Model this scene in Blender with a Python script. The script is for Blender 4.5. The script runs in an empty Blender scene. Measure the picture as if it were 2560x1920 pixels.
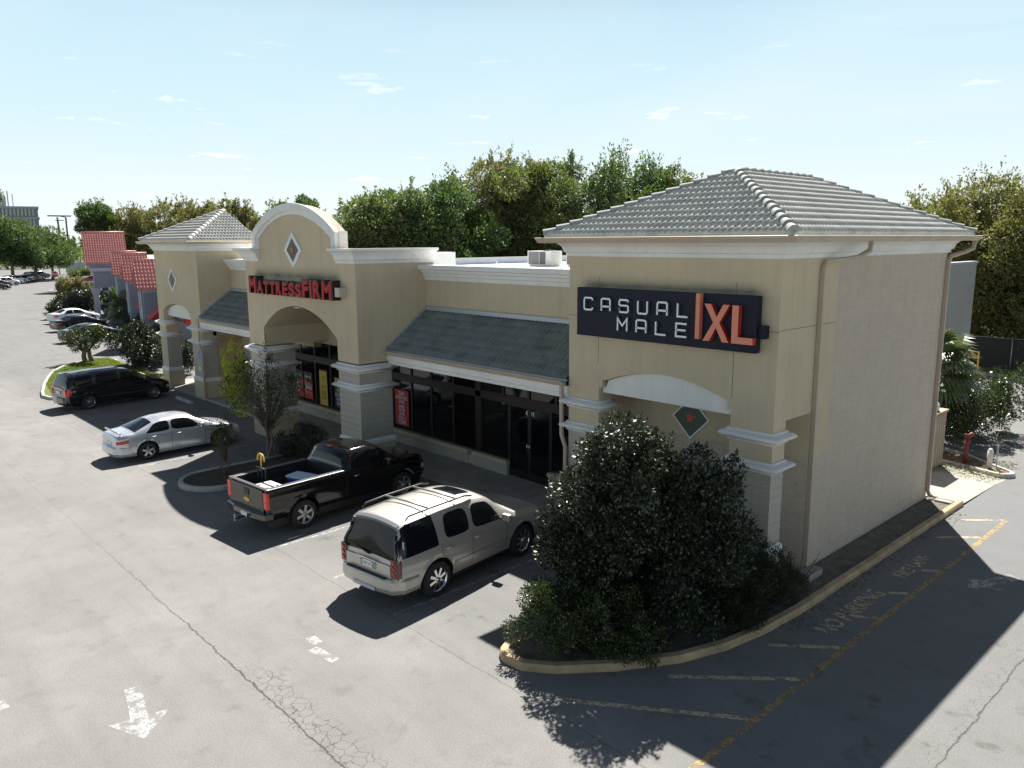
import bpy, bmesh, math, random
import numpy as np
from mathutils import Vector, Matrix
R = math.radians
random.seed(7)
rng = np.random.default_rng(11)
C = bpy.context.scene.collection
scene = bpy.context.scene
# ------------------------------------------------------------------ camera, sky, sun, exposure
YAW, PITCH, ROLL = 0.81947, 0.18019, -0.0057
cd = bpy.data.cameras.new('camera'); cam = bpy.data.objects.new('camera', cd); C.objects.link(cam)
fw = Vector((-math.sin(YAW)*math.cos(PITCH), math.cos(YAW)*math.cos(PITCH), -math.sin(PITCH)))
rt = Vector((math.cos(YAW), math.sin(YAW), 0)); up = rt.cross(fw)
r2 = rt*math.cos(ROLL)+up*math.sin(ROLL); u2 = up*math.cos(ROLL)-rt*math.sin(ROLL)
cam.matrix_world = Matrix(((r2.x, u2.x, -fw.x, 8.01), (r2.y, u2.y, -fw.y, -15.009), (r2.z, u2.z, -fw.z, 7.711), (0, 0, 0, 1)))
cd.sensor_width = 36; cd.lens = 27.615; cd.clip_end = 3000; cd.clip_start = 0.1
scene.camera = cam
scene.view_settings.view_transform = 'Standard'; scene.view_settings.look = 'None'
scene.view_settings.exposure = 1.15; scene.view_settings.gamma = 1
SUN = Vector((-3.2556, 4.7232, 7.267)).normalized()
elev = math.asin(SUN.z); azim = math.atan2(SUN.x, SUN.y)
w = bpy.data.worlds.new('World'); scene.world = w; w.use_nodes = True
nt = w.node_tree; nt.nodes.clear()
def N(nt, t, **k):
    n = nt.nodes.new(t)
    for a, b in k.items(): setattr(n, a, b)
    return n
def math_(nt, op, a, b=None, clamp=False):
    n = N(nt, 'ShaderNodeMath', operation=op, use_clamp=clamp)
    for i, v in enumerate((a, b)):
        if v is None: continue
        if isinstance(v, (int, float)): n.inputs[i].default_value = v
        else: nt.links.new(v, n.inputs[i])
    return n.outputs[0]
def ramp(nt, fac, stops):
    n = N(nt, 'ShaderNodeValToRGB'); cr = n.color_ramp
    while len(cr.elements) > 1: cr.elements.remove(cr.elements[-1])
    for i, (p, c) in enumerate(stops):
        e = cr.elements[0] if i == 0 else cr.elements.new(p)
        e.position = p; e.color = (*c, 1) if len(c) == 3 else c
    nt.links.new(fac, n.inputs[0]); return n.outputs[0]
def mix(nt, fac, a, b, kind='MIX'):
    n = N(nt, 'ShaderNodeMix', data_type='RGBA', blend_type=kind)
    if isinstance(fac, (int, float)): n.inputs[0].default_value = fac
    else: nt.links.new(fac, n.inputs[0])
    for s, v in ((6, a), (7, b)):
        if isinstance(v, tuple): n.inputs[s].default_value = (*v, 1)
        else: nt.links.new(v, n.inputs[s])
    return n.outputs[2]
sky = N(nt, 'ShaderNodeTexSky', sky_type='NISHITA', sun_disc=False)
sky.sun_elevation = elev; sky.sun_rotation = azim; sky.altitude = 0; sky.air_density = 1.0; sky.dust_density = 0.8; sky.ozone_density = 1.6
tc = N(nt, 'ShaderNodeTexCoord')
sp = N(nt, 'ShaderNodeSeparateXYZ'); nt.links.new(tc.outputs['Generated'], sp.inputs[0])
# thin high haze plus a few small cumulus puffs low over the horizon
mp = N(nt, 'ShaderNodeMapping'); mp.inputs['Scale'].default_value = (1.6, 1.6, 9.0); nt.links.new(tc.outputs['Generated'], mp.inputs[0])
n1 = N(nt, 'ShaderNodeTexNoise'); n1.inputs['Scale'].default_value = 6.5; n1.inputs['Detail'].default_value = 9; n1.inputs['Roughness'].default_value = .62
nt.links.new(mp.outputs[0], n1.inputs[0])
band = math_(nt, 'MULTIPLY', math_(nt, 'MULTIPLY', sp.outputs[2], 14.0, True), math_(nt, 'SUBTRACT', 1.25, math_(nt, 'MULTIPLY', sp.outputs[2], 5.0), True), True)
puff = ramp(nt, n1.outputs[0], [(0.635, (0, 0, 0)), (0.68, (1, 1, 1))])
puff = math_(nt, 'MULTIPLY', puff, band)
mp2 = N(nt, 'ShaderNodeMapping'); mp2.inputs['Scale'].default_value = (1, 1.6, 5.0); nt.links.new(tc.outputs['Generated'], mp2.inputs[0])
n2 = N(nt, 'ShaderNodeTexNoise'); n2.inputs['Scale'].default_value = 1.3; n2.inputs['Detail'].default_value = 7; n2.inputs['Distortion'].default_value = .8
nt.links.new(mp2.outputs[0], n2.inputs[0])
cir = math_(nt, 'MULTIPLY', ramp(nt, n2.outputs[0], [(0.45, (0, 0, 0)), (0.8, (1, 1, 1))]), 0.35)
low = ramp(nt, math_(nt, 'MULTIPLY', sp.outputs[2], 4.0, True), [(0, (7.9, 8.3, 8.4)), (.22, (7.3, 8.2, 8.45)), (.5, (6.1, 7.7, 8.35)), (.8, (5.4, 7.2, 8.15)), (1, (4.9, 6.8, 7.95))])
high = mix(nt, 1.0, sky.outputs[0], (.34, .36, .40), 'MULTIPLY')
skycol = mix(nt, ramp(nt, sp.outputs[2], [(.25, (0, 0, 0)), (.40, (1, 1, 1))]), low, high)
skycol = mix(nt, cir, skycol, (7.9, 8.3, 8.4))
skycol = mix(nt, math_(nt, 'MULTIPLY', puff, .8), skycol, (10.2, 10.0, 9.8))
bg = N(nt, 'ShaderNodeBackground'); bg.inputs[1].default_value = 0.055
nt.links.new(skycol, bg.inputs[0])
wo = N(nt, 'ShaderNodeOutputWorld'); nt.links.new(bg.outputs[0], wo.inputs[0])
sd = bpy.data.lights.new('sun', 'SUN'); sd.energy = 5.0; sd.angle = R(0.53); sd.color = (1.0, 0.955, 0.89)
so = bpy.data.objects.new('sun', sd); C.objects.link(so); so.rotation_euler = SUN.to_track_quat('Z', 'Y').to_euler(); so.location = (0, 0, 40)

# ------------------------------------------------------------------ materials
MATS = {}
def mat(name, color=(.5, .5, .5), rough=.6, metal=0.0, spec=.5, coat=0.0, bump=0.0, bscale=40, var=0.0, vscale=3.0, emit=None):
    if name in MATS: return MATS[name]
    m = bpy.data.materials.new(name); m.use_nodes = True; t = m.node_tree; b = t.nodes['Principled BSDF']
    b.inputs['Base Color'].default_value = (*color, 1); b.inputs['Roughness'].default_value = rough
    b.inputs['Metallic'].default_value = metal; b.inputs['Specular IOR Level'].default_value = spec
    b.inputs['Coat Weight'].default_value = coat; b.inputs['Coat Roughness'].default_value = .04
    if var or bump:
        g = N(t, 'ShaderNodeNewGeometry')
        if var:
            n = N(t, 'ShaderNodeTexNoise'); n.inputs['Scale'].default_value = vscale; n.inputs['Detail'].default_value = 8; n.inputs['Roughness'].default_value = .65
            t.links.new(g.outputs['Position'], n.inputs[0])
            f = ramp(t, n.outputs[0], [(0.3, (0, 0, 0)), (0.7, (1, 1, 1))])
            lo = tuple(c*(1-var) for c in color); hi = tuple(min(1, c*(1+var*.6)) for c in color)
            t.links.new(mix(t, f, lo, hi), b.inputs['Base Color'])
        if bump:
            n = N(t, 'ShaderNodeTexNoise'); n.inputs['Scale'].default_value = bscale; n.inputs['Detail'].default_value = 4
            t.links.new(g.outputs['Position'], n.inputs[0])
            bp = N(t, 'ShaderNodeBump'); bp.inputs['Strength'].default_value = bump; bp.inputs['Distance'].default_value = .02
            t.links.new(n.outputs[0], bp.inputs['Height']); t.links.new(bp.outputs[0], b.inputs['Normal'])
    MATS[name] = m; return m
def node_mat(name):
    m = bpy.data.materials.new(name); m.use_nodes = True; MATS[name] = m
    t = m.node_tree; return m, t, t.nodes['Principled BSDF']
def noise(t, vec, scale, detail=6, rough=.6, dist=0):
    n = N(t, 'ShaderNodeTexNoise'); n.inputs['Scale'].default_value = scale; n.inputs['Detail'].default_value = detail
    n.inputs['Roughness'].default_value = rough; n.inputs['Distortion'].default_value = dist
    t.links.new(vec, n.inputs[0]); return n.outputs[0]

def mpx_(t, P):
    m = N(t, 'ShaderNodeMapping'); m.inputs['Scale'].default_value = (.12, 1.3, 1); t.links.new(P, m.inputs[0]); return m.outputs[0]
def asphalt_material():
    m, t, b = node_mat('asphalt'); g = N(t, 'ShaderNodeNewGeometry'); P = g.outputs['Position']
    s = N(t, 'ShaderNodeSeparateXYZ'); t.links.new(P, s.inputs[0]); X, Y = s.outputs[0], s.outputs[1]
    big = ramp(t, noise(t, P, .16, 5), [(.35, (0, 0, 0)), (.65, (1, 1, 1))])
    col = mix(t, big, (.165, .160, .150), (.20, .195, .185))
    med = ramp(t, noise(t, P, .9, 6, .7, .6), [(.38, (0, 0, 0)), (.68, (1, 1, 1))])
    col = mix(t, math_(t, 'MULTIPLY', med, .5), col, (.135, .13, .122))
    # the strip behind and beside the corner tower is newer, greyer tarmac
    side = math_(t, 'MULTIPLY', math_(t, 'ADD', math_(t, 'MULTIPLY', math_(t, 'SUBTRACT', X, .6), 2.0), 0.0, True), math_(t, 'MULTIPLY', math_(t, 'ADD', Y, 3.0), .12, True), True)
    col = mix(t, math_(t, 'MULTIPLY', side, .75), col, (.130, .133, .136))
    lot = math_(t, 'MULTIPLY', math_(t, 'MULTIPLY', math_(t, 'ADD', Y, 6.4), 1.2, True), math_(t, 'SUBTRACT', 1.0, side, True), True)
    col = mix(t, math_(t, 'MULTIPLY', lot, .5), col, (.125, .125, .124))
    tyre = ramp(t, noise(t, mpx_(t, P), 1.0, 5, .6), [(.5, (0, 0, 0)), (.7, (1, 1, 1))]); col = mix(t, math_(t, 'MULTIPLY', tyre, .28), col, (.11, .108, .10))
    grain = noise(t, P, 34, 4, .85)
    col = mix(t, .55, col, ramp(t, grain, [(.34, (.45, .45, .45)), (.5, (.78, .78, .78)), (.66, (1.25, 1.23, 1.19))]), 'MULTIPLY')
    # bring the product back to the right level
    col = mix(t, 1.0, col, (1.36, 1.375, 1.40), 'MULTIPLY')
    # oil and tyre stains in the bays
    stain = ramp(t, noise(t, P, 1.7, 4, .6), [(.58, (0, 0, 0)), (.70, (1, 1, 1))])
    col = mix(t, math_(t, 'MULTIPLY', stain, math_(t, 'ADD', math_(t, 'MULTIPLY', lot, .35), .22)), col, (.075, .07, .064))
    # seams between the paving lanes
    wob = math_(t, 'MULTIPLY', math_(t, 'SUBTRACT', noise(t, P, 1.1, 6, .75), .5), .28)
    def seam(co, at, wdt, strength, col, gate=None):
        d = math_(t, 'ABSOLUTE', math_(t, 'SUBTRACT', math_(t, 'ADD', co, wob), at))
        f = math_(t, 'SUBTRACT', 1.0, math_(t, 'DIVIDE', d, wdt), True)
        f = math_(t, 'MULTIPLY', f, strength, True)
        if gate is not None: f = math_(t, 'MULTIPLY', f, gate, True)
        return mix(t, f, col, (.035, .032, .03)), d
    xin = math_(t, 'ADD', math_(t, 'MULTIPLY', math_(t, 'ADD', X, 14.0), .09, True), .22, True)
    col, d1 = seam(Y, -9.68, .028, .9, col, xin)
    col, d2 = seam(X, 4.66, .025, .8, col, math_(t, 'MULTIPLY', math_(t, 'SUBTRACT', 9.0, Y), .2, True))
    col, d3 = seam(Y, -6.45, .018, .55, col)
    # alligator cracking beside the main seam
    vo = N(t, 'ShaderNodeTexVoronoi', feature='DISTANCE_TO_EDGE'); vo.inputs['Scale'].default_value = 6.2
    wv = N(t, 'ShaderNodeMix', data_type='VECTOR'); wv.inputs[0].default_value = .16
    nn = N(t, 'ShaderNodeTexNoise'); nn.inputs['Scale'].default_value = 4; t.links.new(P, nn.inputs[0])
    t.links.new(P, wv.inputs[4]); t.links.new(nn.outputs['Color'], wv.inputs[5]); t.links.new(wv.outputs[1], vo.inputs[0])
    line = math_(t, 'SUBTRACT', 1.0, math_(t, 'MULTIPLY', vo.outputs[0], 22.0), True)
    patch = ramp(t, noise(t, P, .35, 2), [(.42, (0, 0, 0)), (.55, (1, 1, 1))])
    near = math_(t, 'SUBTRACT', 1.0, math_(t, 'MULTIPLY', math_(t, 'ABSOLUTE', math_(t, 'SUBTRACT', Y, -9.48)), 2.4), True)
    xr = math_(t, 'MULTIPLY', math_(t, 'ADD', X, 5.6), .8, True)
    g1 = math_(t, 'MULTIPLY', math_(t, 'MULTIPLY', line, math_(t, 'MULTIPLY', near, 2.0, True)), xr, True)
    near2 = math_(t, 'SUBTRACT', 1.0, math_(t, 'MULTIPLY', math_(t, 'ABSOLUTE', math_(t, 'SUBTRACT', X, 4.5)), 3.4), True)
    g2 = math_(t, 'MULTIPLY', math_(t, 'MULTIPLY', line, near2), .55, True)
    col = mix(t, math_(t, 'MULTIPLY', math_(t, 'MAXIMUM', g1, g2), .8), col, (.05, .046, .042))
    t.links.new(col, b.inputs['Base Color']); b.inputs['Roughness'].default_value = .93; b.inputs['Specular IOR Level'].default_value = .25
    bp = N(t, 'ShaderNodeBump'); bp.inputs['Strength'].default_value = .35; bp.inputs['Distance'].default_value = .006
    t.links.new(grain, bp.inputs['Height']); t.links.new(bp.outputs[0], b.inputs['Normal'])
    return m
def paint_material(name, color, keep=.52, scale=26):
    m, t, b = node_mat(name); g = N(t, 'ShaderNodeNewGeometry'); P = g.outputs['Position']
    b.inputs['Base Color'].default_value = (*color, 1); b.inputs['Roughness'].default_value = .85
    f = ramp(t, noise(t, P, scale, 8, .8), [(keep+.02, (0, 0, 0)), (keep+.08, (1, 1, 1))])
    vo = N(t, 'ShaderNodeTexVoronoi', feature='DISTANCE_TO_EDGE'); vo.inputs['Scale'].default_value = 8.5; t.links.new(P, vo.inputs[0])
    cr = math_(t, 'SUBTRACT', 1.0, math_(t, 'MULTIPLY', vo.outputs[0], 22.0), True)
    f = math_(t, 'MAXIMUM', math_(t, 'MULTIPLY', f, .85), ramp(t, noise(t, P, scale*.22, 5, .7), [(keep-.02, (0, 0, 0)), (keep+.10, (.96, .96, .96))])); f2 = math_(t, 'MAXIMUM', f, math_(t, 'MULTIPLY', cr, .75))
    tr = N(t, 'ShaderNodeBsdfTransparent'); mx = N(t, 'ShaderNodeMixShader'); t.links.new(f2, mx.inputs[0])
    t.links.new(b.outputs[0], mx.inputs[1]); t.links.new(tr.outputs[0], mx.inputs[2])
    t.links.new(mx.outputs[0], t.nodes['Material Output'].inputs[0]); return m
def mpv_(t, P):
    m = N(t, 'ShaderNodeMapping'); m.inputs['Scale'].default_value = (1, 1, .35); t.links.new(P, m.inputs[0]); return m.outputs[0]
def block_material(name, color, mortar, stain=.3, bump=.8, tint=(.5, .4, .28)):
    # split-face concrete block laid in running bond, 406 x 203 mm, read from world position and face direction
    m, t, b = node_mat(name); g = N(t, 'ShaderNodeNewGeometry'); P = g.outputs['Position']
    s = N(t, 'ShaderNodeSeparateXYZ'); t.links.new(P, s.inputs[0]); ns = N(t, 'ShaderNodeSeparateXYZ'); t.links.new(g.outputs['True Normal'], ns.inputs[0])
    ax = math_(t, 'GREATER_THAN', math_(t, 'ABSOLUTE', ns.outputs[0]), .5)
    h = math_(t, 'ADD', math_(t, 'MULTIPLY', s.outputs[1], ax), math_(t, 'MULTIPLY', s.outputs[0], math_(t, 'SUBTRACT', 1.0, ax)))
    cv = N(t, 'ShaderNodeCombineXYZ'); t.links.new(h, cv.inputs[0]); t.links.new(s.outputs[2], cv.inputs[1])
    br = N(t, 'ShaderNodeTexBrick'); t.links.new(cv.outputs[0], br.inputs[0]); br.inputs['Scale'].default_value = 1
    br.inputs['Brick Width'].default_value = .406; br.inputs['Row Height'].default_value = .2035; br.inputs['Mortar Size'].default_value = .009; br.inputs['Mortar Smooth'].default_value = .4
    br.inputs['Color1'].default_value = (*color, 1); br.inputs['Color2'].default_value = (*[c*.955 for c in color], 1); br.inputs['Mortar'].default_value = (*[(c+d)/2 for c, d in zip(color, mortar)], 1)
    rough = noise(t, P, 26, 7, .7)
    mpv = N(t, 'ShaderNodeMapping'); mpv.inputs['Scale'].default_value = (2.6, 2.6, .5); t.links.new(P, mpv.inputs[0])
    st = ramp(t, noise(t, mpv.outputs[0], 1.5, 8, .75), [(.45, (0, 0, 0)), (.75, (1, 1, 1))])
    fz = math_(t, 'ABSOLUTE', math_(t, 'SUBTRACT', math_(t, 'FRACT', math_(t, 'ADD', math_(t, 'DIVIDE', s.outputs[2], .2035), .5)), .5)); bed = math_(t, 'SUBTRACT', 1.0, math_(t, 'MULTIPLY', fz, 12.0), True)
    bed = math_(t, 'MULTIPLY', bed, math_(t, 'ADD', math_(t, 'MULTIPLY', noise(t, P, 1.2, 4), 1.3), -.1), True)
    base = mix(t, math_(t, 'MULTIPLY', bed, .7, True), br.outputs[0], mortar); sp2 = ramp(t, noise(t, mpv_(t, P), 3.2, 6, .8), [(.62, (0, 0, 0)), (.68, (1, 1, 1))])
    base = mix(t, math_(t, 'MULTIPLY', sp2, .45), base, (.16, .14, .12)); col = mix(t, math_(t, 'MULTIPLY', st, stain), base, tint)
    col = mix(t, .6, col, ramp(t, rough, [(.3, (.62, .62, .62)), (.7, (1.12, 1.12, 1.12))]), 'MULTIPLY')
    t.links.new(col, b.inputs['Base Color']); b.inputs['Roughness'].default_value = .9; b.inputs['Specular IOR Level'].default_value = .2
    hh = math_(t, 'ADD', math_(t, 'MULTIPLY', rough, .7), math_(t, 'MULTIPLY', br.outputs[1], -.8))
    bp = N(t, 'ShaderNodeBump'); bp.inputs['Strength'].default_value = bump; bp.inputs['Distance'].default_value = .02
    t.links.new(hh, bp.inputs['Height']); t.links.new(bp.outputs[0], b.inputs['Normal']); return m
def stucco_material(name, color, streak=.16, dirt=(.33, .31, .28), dark_bands=None):
    m, t, b = node_mat(name); g = N(t, 'ShaderNodeNewGeometry'); P = g.outputs['Position']
    mpv = N(t, 'ShaderNodeMapping'); mpv.inputs['Scale'].default_value = (3.2, 3.2, .22); t.links.new(P, mpv.inputs[0])
    st = ramp(t, noise(t, mpv.outputs[0], 1.4, 8, .7), [(.48, (0, 0, 0)), (.8, (1, 1, 1))])
    bl = ramp(t, noise(t, P, .5, 5, .6), [(.35, (0, 0, 0)), (.7, (1, 1, 1))])
    col = mix(t, bl, tuple(c*.87 for c in color), color)
    col = mix(t, math_(t, 'MULTIPLY', st, streak), col, dirt)
    fine = noise(t, P, 90, 4, .7)
    col = mix(t, .35, col, ramp(t, fine, [(.3, (.8, .8, .8)), (.7, (1.1, 1.1, 1.1))]), 'MULTIPLY')
    if dark_bands:
        # wall turns darker in a soft band along the top of each sign: (x0, x1, z0, height)
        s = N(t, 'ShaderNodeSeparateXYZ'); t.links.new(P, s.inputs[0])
        for x0, x1, z0, h, k in dark_bands:
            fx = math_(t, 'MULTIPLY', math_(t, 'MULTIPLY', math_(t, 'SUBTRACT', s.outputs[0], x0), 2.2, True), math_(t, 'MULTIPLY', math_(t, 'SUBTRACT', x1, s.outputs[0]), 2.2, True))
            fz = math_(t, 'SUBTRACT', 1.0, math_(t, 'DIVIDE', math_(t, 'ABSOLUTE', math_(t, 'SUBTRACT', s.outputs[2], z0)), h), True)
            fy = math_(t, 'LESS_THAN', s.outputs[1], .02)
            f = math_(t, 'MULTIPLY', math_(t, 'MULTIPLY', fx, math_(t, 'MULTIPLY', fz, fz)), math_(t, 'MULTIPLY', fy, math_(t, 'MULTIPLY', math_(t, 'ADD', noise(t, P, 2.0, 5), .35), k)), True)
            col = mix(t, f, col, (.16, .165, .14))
    t.links.new(col, b.inputs['Base Color']); b.inputs['Roughness'].default_value = .92; b.inputs['Specular IOR Level'].default_value = .2
    bp = N(t, 'ShaderNodeBump'); bp.inputs['Strength'].default_value = .25; bp.inputs['Distance'].default_value = .006
    t.links.new(fine, bp.inputs['Height']); t.links.new(bp.outputs[0], b.inputs['Normal']); return m
def leaf_material(name, c1, c2, rough=.45, spec=.5, trans=.25, dry=None):
    m, t, b = node_mat(name); g = N(t, 'ShaderNodeNewGeometry')
    col = ramp(t, g.outputs['Random Per Island'], [(0, c1), (.6, tuple((a+c)/2 for a, c in zip(c1, c2))), (1, c2)])
    cl = ramp(t, noise(t, g.outputs['Position'], .55, 3), [(.4, (0, 0, 0)), (.62, (1, 1, 1))])
    if dry: col = mix(t, math_(t, 'MULTIPLY', cl, .75), col, dry)
    t.links.new(col, b.inputs['Base Color']); b.inputs['Roughness'].default_value = rough; b.inputs['Specular IOR Level'].default_value = spec
    tl = N(t, 'ShaderNodeBsdfTranslucent'); t.links.new(mix(t, 1.0, col, (1.5, 1.7, .8), 'MULTIPLY'), tl.inputs[0])
    mx = N(t, 'ShaderNodeMixShader'); mx.inputs[0].default_value = trans
    t.links.new(b.outputs[0], mx.inputs[1]); t.links.new(tl.outputs[0], mx.inputs[2]); t.links.new(mx.outputs[0], t.nodes['Material Output'].inputs[0]); return m
def paintwork(name, color, metal=.0, rough=.3, coat=.8):
    m = mat(name, color, rough, metal, .5, coat); return m
ASPH = asphalt_material()
YEL = paint_material('worn_yellow_paint', (.40, .29, .13), .495); WHT = paint_material('worn_white_paint', (.48, .48, .465), .46); OLDY = paint_material('faded_yellow_paint', (.52, .44, .28), .51, 20)
WHT2 = paint_material('flaking_white_paint', (.58, .58, .57), .455, 16); DARKP = paint_material('blackout_paint', (.06, .058, .055), .60)
DARK_BANDS = [(-5.6, -.1, 6.62, .35, .8)]
STUC = stucco_material('tan_stucco', (.62, .525, .375), .34, dark_bands=[(-5.5, -.2, 6.62, .3, 1.0), (-21.6, -15.0, 6.5, .45, 1.0)])
TRIM = stucco_material('white_trim_paint', (.84, .84, .82), .22, (.36, .36, .34))
CMU = block_material('split_face_block', (.60, .51, .415), (.85, .83, .80), .5, 1.0, (.46, .37, .275))
CMUP = block_material('pier_block', (.50, .47, .41), (.60, .59, .56), .25, 1.0)
CMUN = block_material('niche_block', (.56, .40, .22), (.62, .50, .34), .2)
GREYW = stucco_material('grey_rear_wall_paint', (.34, .33, .32), .35)
TILE = mat('concrete_roof_tile', (.545, .54, .495), .85, bump=.3, bscale=60, var=.22, vscale=2.2)
TILE_SHADE = mat('shaded_roof_tile', (.155, .18, .178), .7, bump=.3, bscale=60, var=.35, vscale=1.6)  # same tile as the towers, with the lean-to's shade put into its colour
CAPT = mat('ridge_cap_tile', (.36, .38, .36), .85, bump=.3, bscale=50, var=.25, vscale=3)
REDT = mat('red_roof_tile', (.68, .29, .26), .45, bump=.1, bscale=30, var=.18, vscale=2)
GUT = mat('tan_gutter_metal', (.47, .385, .30), .5, var=.12, vscale=2)
FLASH = mat('flashing_metal', (.42, .46, .52), .4, .3)
CONC = mat('sidewalk_concrete', (.35, .335, .30), .9, bump=.3, bscale=40, var=.22, vscale=1.3)
KERB = mat('kerb_concrete', (.44, .43, .40), .9, bump=.4, bscale=35, var=.3, vscale=1.8)
KERBY = mat('kerb_faded_yellow', (.44, .335, .20), .9, bump=.4, bscale=35, var=.35, vscale=2.2)
SOIL = mat('planting_soil', (.075, .06, .045), 1, bump=.8, bscale=14, var=.5, vscale=5)
GRASS = mat('lawn', (.11, .15, .035), 1, bump=.8, bscale=30, var=.45, vscale=4)
FRAME = mat('bronze_window_frame', (.022, .018, .016), .45, .2)
GLASS = mat('dark_shop_glass', (.006, .006, .007), .03, 0, .5)
BLACKP = mat('black_plastic', (.02, .02, .022), .5); RUBBER = mat('tyre_rubber', (.022, .022, .022), .85, bump=.2)
CHROME = mat('chrome', (.75, .76, .78), .12, 1.0); ALLOY = mat('alloy_wheel', (.52, .53, .55), .28, 1.0)
WHITE = mat('white_enamel', (.8, .8, .8), .4); RED = mat('red_enamel', (.42, .02, .025), .35)
CARGL = mat('tinted_car_glass', (.007, .009, .013), .05, 0, .32)
BARK = mat('grey_bark', (.19, .155, .12), .95, bump=1, bscale=18, var=.35, vscale=6)
MEMB = mat('white_roof_membrane', (.78, .79, .78), .7, var=.08, vscale=1.5)
NEIW = stucco_material('blue_grey_stucco', (.30, .33, .41), .15, (.2, .22, .26))
NEIT = mat('pale_blue_trim', (.50, .53, .60), .7, var=.1)
TAIL = mat('tail_lamp_lens', (.50, .015, .02), .15, 0, .6, .5)
PLATE = mat('plate_white', (.7, .74, .74), .4)

# ------------------------------------------------------------------ mesh helpers
class MB:
    def __init__(s): s.v = []; s.f = []; s.m = []; s.smooth = []
    def add(s, vs, fs, mi=0, sm=False):
        o = len(s.v); s.v += [tuple(v) for v in vs]; s.f += [tuple(i+o for i in f) for f in fs]; s.m += [mi]*len(fs); s.smooth += [sm]*len(fs); return s
    def box(s, x0, x1, y0, y1, z0, z1, mi=0, M=None):
        vs = [(x, y, z) for z in (z0, z1) for y in (y0, y1) for x in (x0, x1)]
        if M is not None: vs = [tuple(M @ Vector(v)) for v in vs]
        return s.add(vs, [(0, 2, 3, 1), (4, 5, 7, 6), (0, 1, 5, 4), (2, 6, 7, 3), (0, 4, 6, 2), (1, 3, 7, 5)], mi)
    def quad(s, a, b, c, d, mi=0): return s.add([a, b, c, d], [(0, 1, 2, 3)], mi)
    def prism(s, poly, fn, a, b, mi=0, side=None):
        # poly: 2-D outline (counter-clockwise seen from 'a' side), fn(p, q, depth) -> xyz
        n = len(poly); vs = [fn(p, q, a) for p, q in poly]+[fn(p, q, b) for p, q in poly]
        s.add(vs, [tuple(range(n)), tuple(reversed(range(n, 2*n)))], mi)
        s.add(vs, [(i, i+n, (i+1) % n+n, (i+1) % n) for i in range(n)], mi if side is None else side); return s
    def tube(s, pts, r, n=8, mi=0, cap=True, sm=True):
        pts = [Vector(p) for p in pts]; rs = r if isinstance(r, (list, tuple)) else [r]*len(pts); vs = []; pu = None
        for i, p in enumerate(pts):
            d = (pts[min(i+1, len(pts)-1)]-pts[max(i-1, 0)]).normalized()
            if pu is None: pu = d.orthogonal().normalized()
            u = (pu-d*pu.dot(d)).normalized(); pu = u; v_ = d.cross(u)
            for k in range(n):
                a = 2*math.pi*(k+.5)/n; vs.append(tuple(p+(u*math.cos(a)+v_*math.sin(a))*rs[i]))
        fs = [(i*n+k, i*n+(k+1) % n, (i+1)*n+(k+1) % n, (i+1)*n+k) for i in range(len(pts)-1) for k in range(n)]
        if cap: fs += [tuple(reversed(range(n))), tuple(range((len(pts)-1)*n, len(pts)*n))]
        return s.add(vs, fs, mi, sm and n > 4)
    def rtube(s, pts, wx, wy, mi=0):
        # rectangular section duct through points, section kept axis-aligned in x/y unless horizontal
        pts = [Vector(p) for p in pts]; vs = []
        for i, p in enumerate(pts):
            d = (pts[min(i+1, len(pts)-1)]-pts[max(i-1, 0)]).normalized()
            e = Vector((1, 0, 0)) if abs(d.x) < .8 else Vector((0, 1, 0)); e = (e-d*e.dot(d)).normalized(); f = d.cross(e)
            for a, b in ((-1, -1), (1, -1), (1, 1), (-1, 1)): vs.append(tuple(p+e*a*wx/2+f*b*wy/2))
        n = len(pts); fs = [(i*4+k, i*4+(k+1) % 4, (i+1)*4+(k+1) % 4, (i+1)*4+k) for i in range(n-1) for k in range(4)]+[(3, 2, 1, 0), (n*4-4, n*4-3, n*4-2, n*4-1)]
        return s.add(vs, fs, mi)
    def cyl(s, c, axis, r, h, n=20, mi=0, r2=None):
        ax = Vector(axis).normalized(); c = Vector(c); return s.tube([c-ax*h/2, c+ax*h/2], [r, r if r2 is None else r2], n, mi)
    def sweep(s, path, prof, mi=0, closed=False):
        # path: xy points walked with the outside on the right; prof: (out, z) from bottom to top; mitred corners
        P = [Vector((p[0], p[1], 0)) for p in path]; n = len(P); rows = []
        for i in range(n):
            if closed: a, b = (P[i]-P[i-1]).normalized(), (P[(i+1) % n]-P[i]).normalized()
            else: a = (P[i]-P[i-1]).normalized() if i else (P[1]-P[0]).normalized(); b = (P[i+1]-P[i]).normalized() if i < n-1 else a
            na, nb = Vector((a.y, -a.x, 0)), Vector((b.y, -b.x, 0)); mdir = (na+nb).normalized(); k = 1/max(.3, mdir.dot(na))
            rows.append([tuple(P[i]+mdir*k*o+Vector((0, 0, z))) for o, z in prof])
        m = len(prof); vs = [v for r_ in rows for v in r_]; fs = []
        for i in range(n if closed else n-1):
            for j in range(m-1):
                a, b = i*m+j, ((i+1) % n)*m+j; fs.append((a, b, b+1, a+1))
        if not closed: fs += [tuple(reversed(range(m))), tuple(range((n-1)*m, n*m))]
        return s.add(vs, fs, mi)
    def build(s, name, mats, parent=None, loc=None, rotz=0):
        me = bpy.data.meshes.new(name); me.from_pydata(s.v, [], s.f)
        for m in (mats if isinstance(mats, (list, tuple)) else [mats]): me.materials.append(m)
        me.polygons.foreach_set('material_index', s.m); me.polygons.foreach_set('use_smooth', s.smooth); me.update()
        o = bpy.data.objects.new(name, me); C.objects.link(o)
        if parent is not None: o.parent = parent
        if loc: o.location = loc
        if rotz: o.rotation_euler = (0, 0, rotz)
        return o
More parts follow.
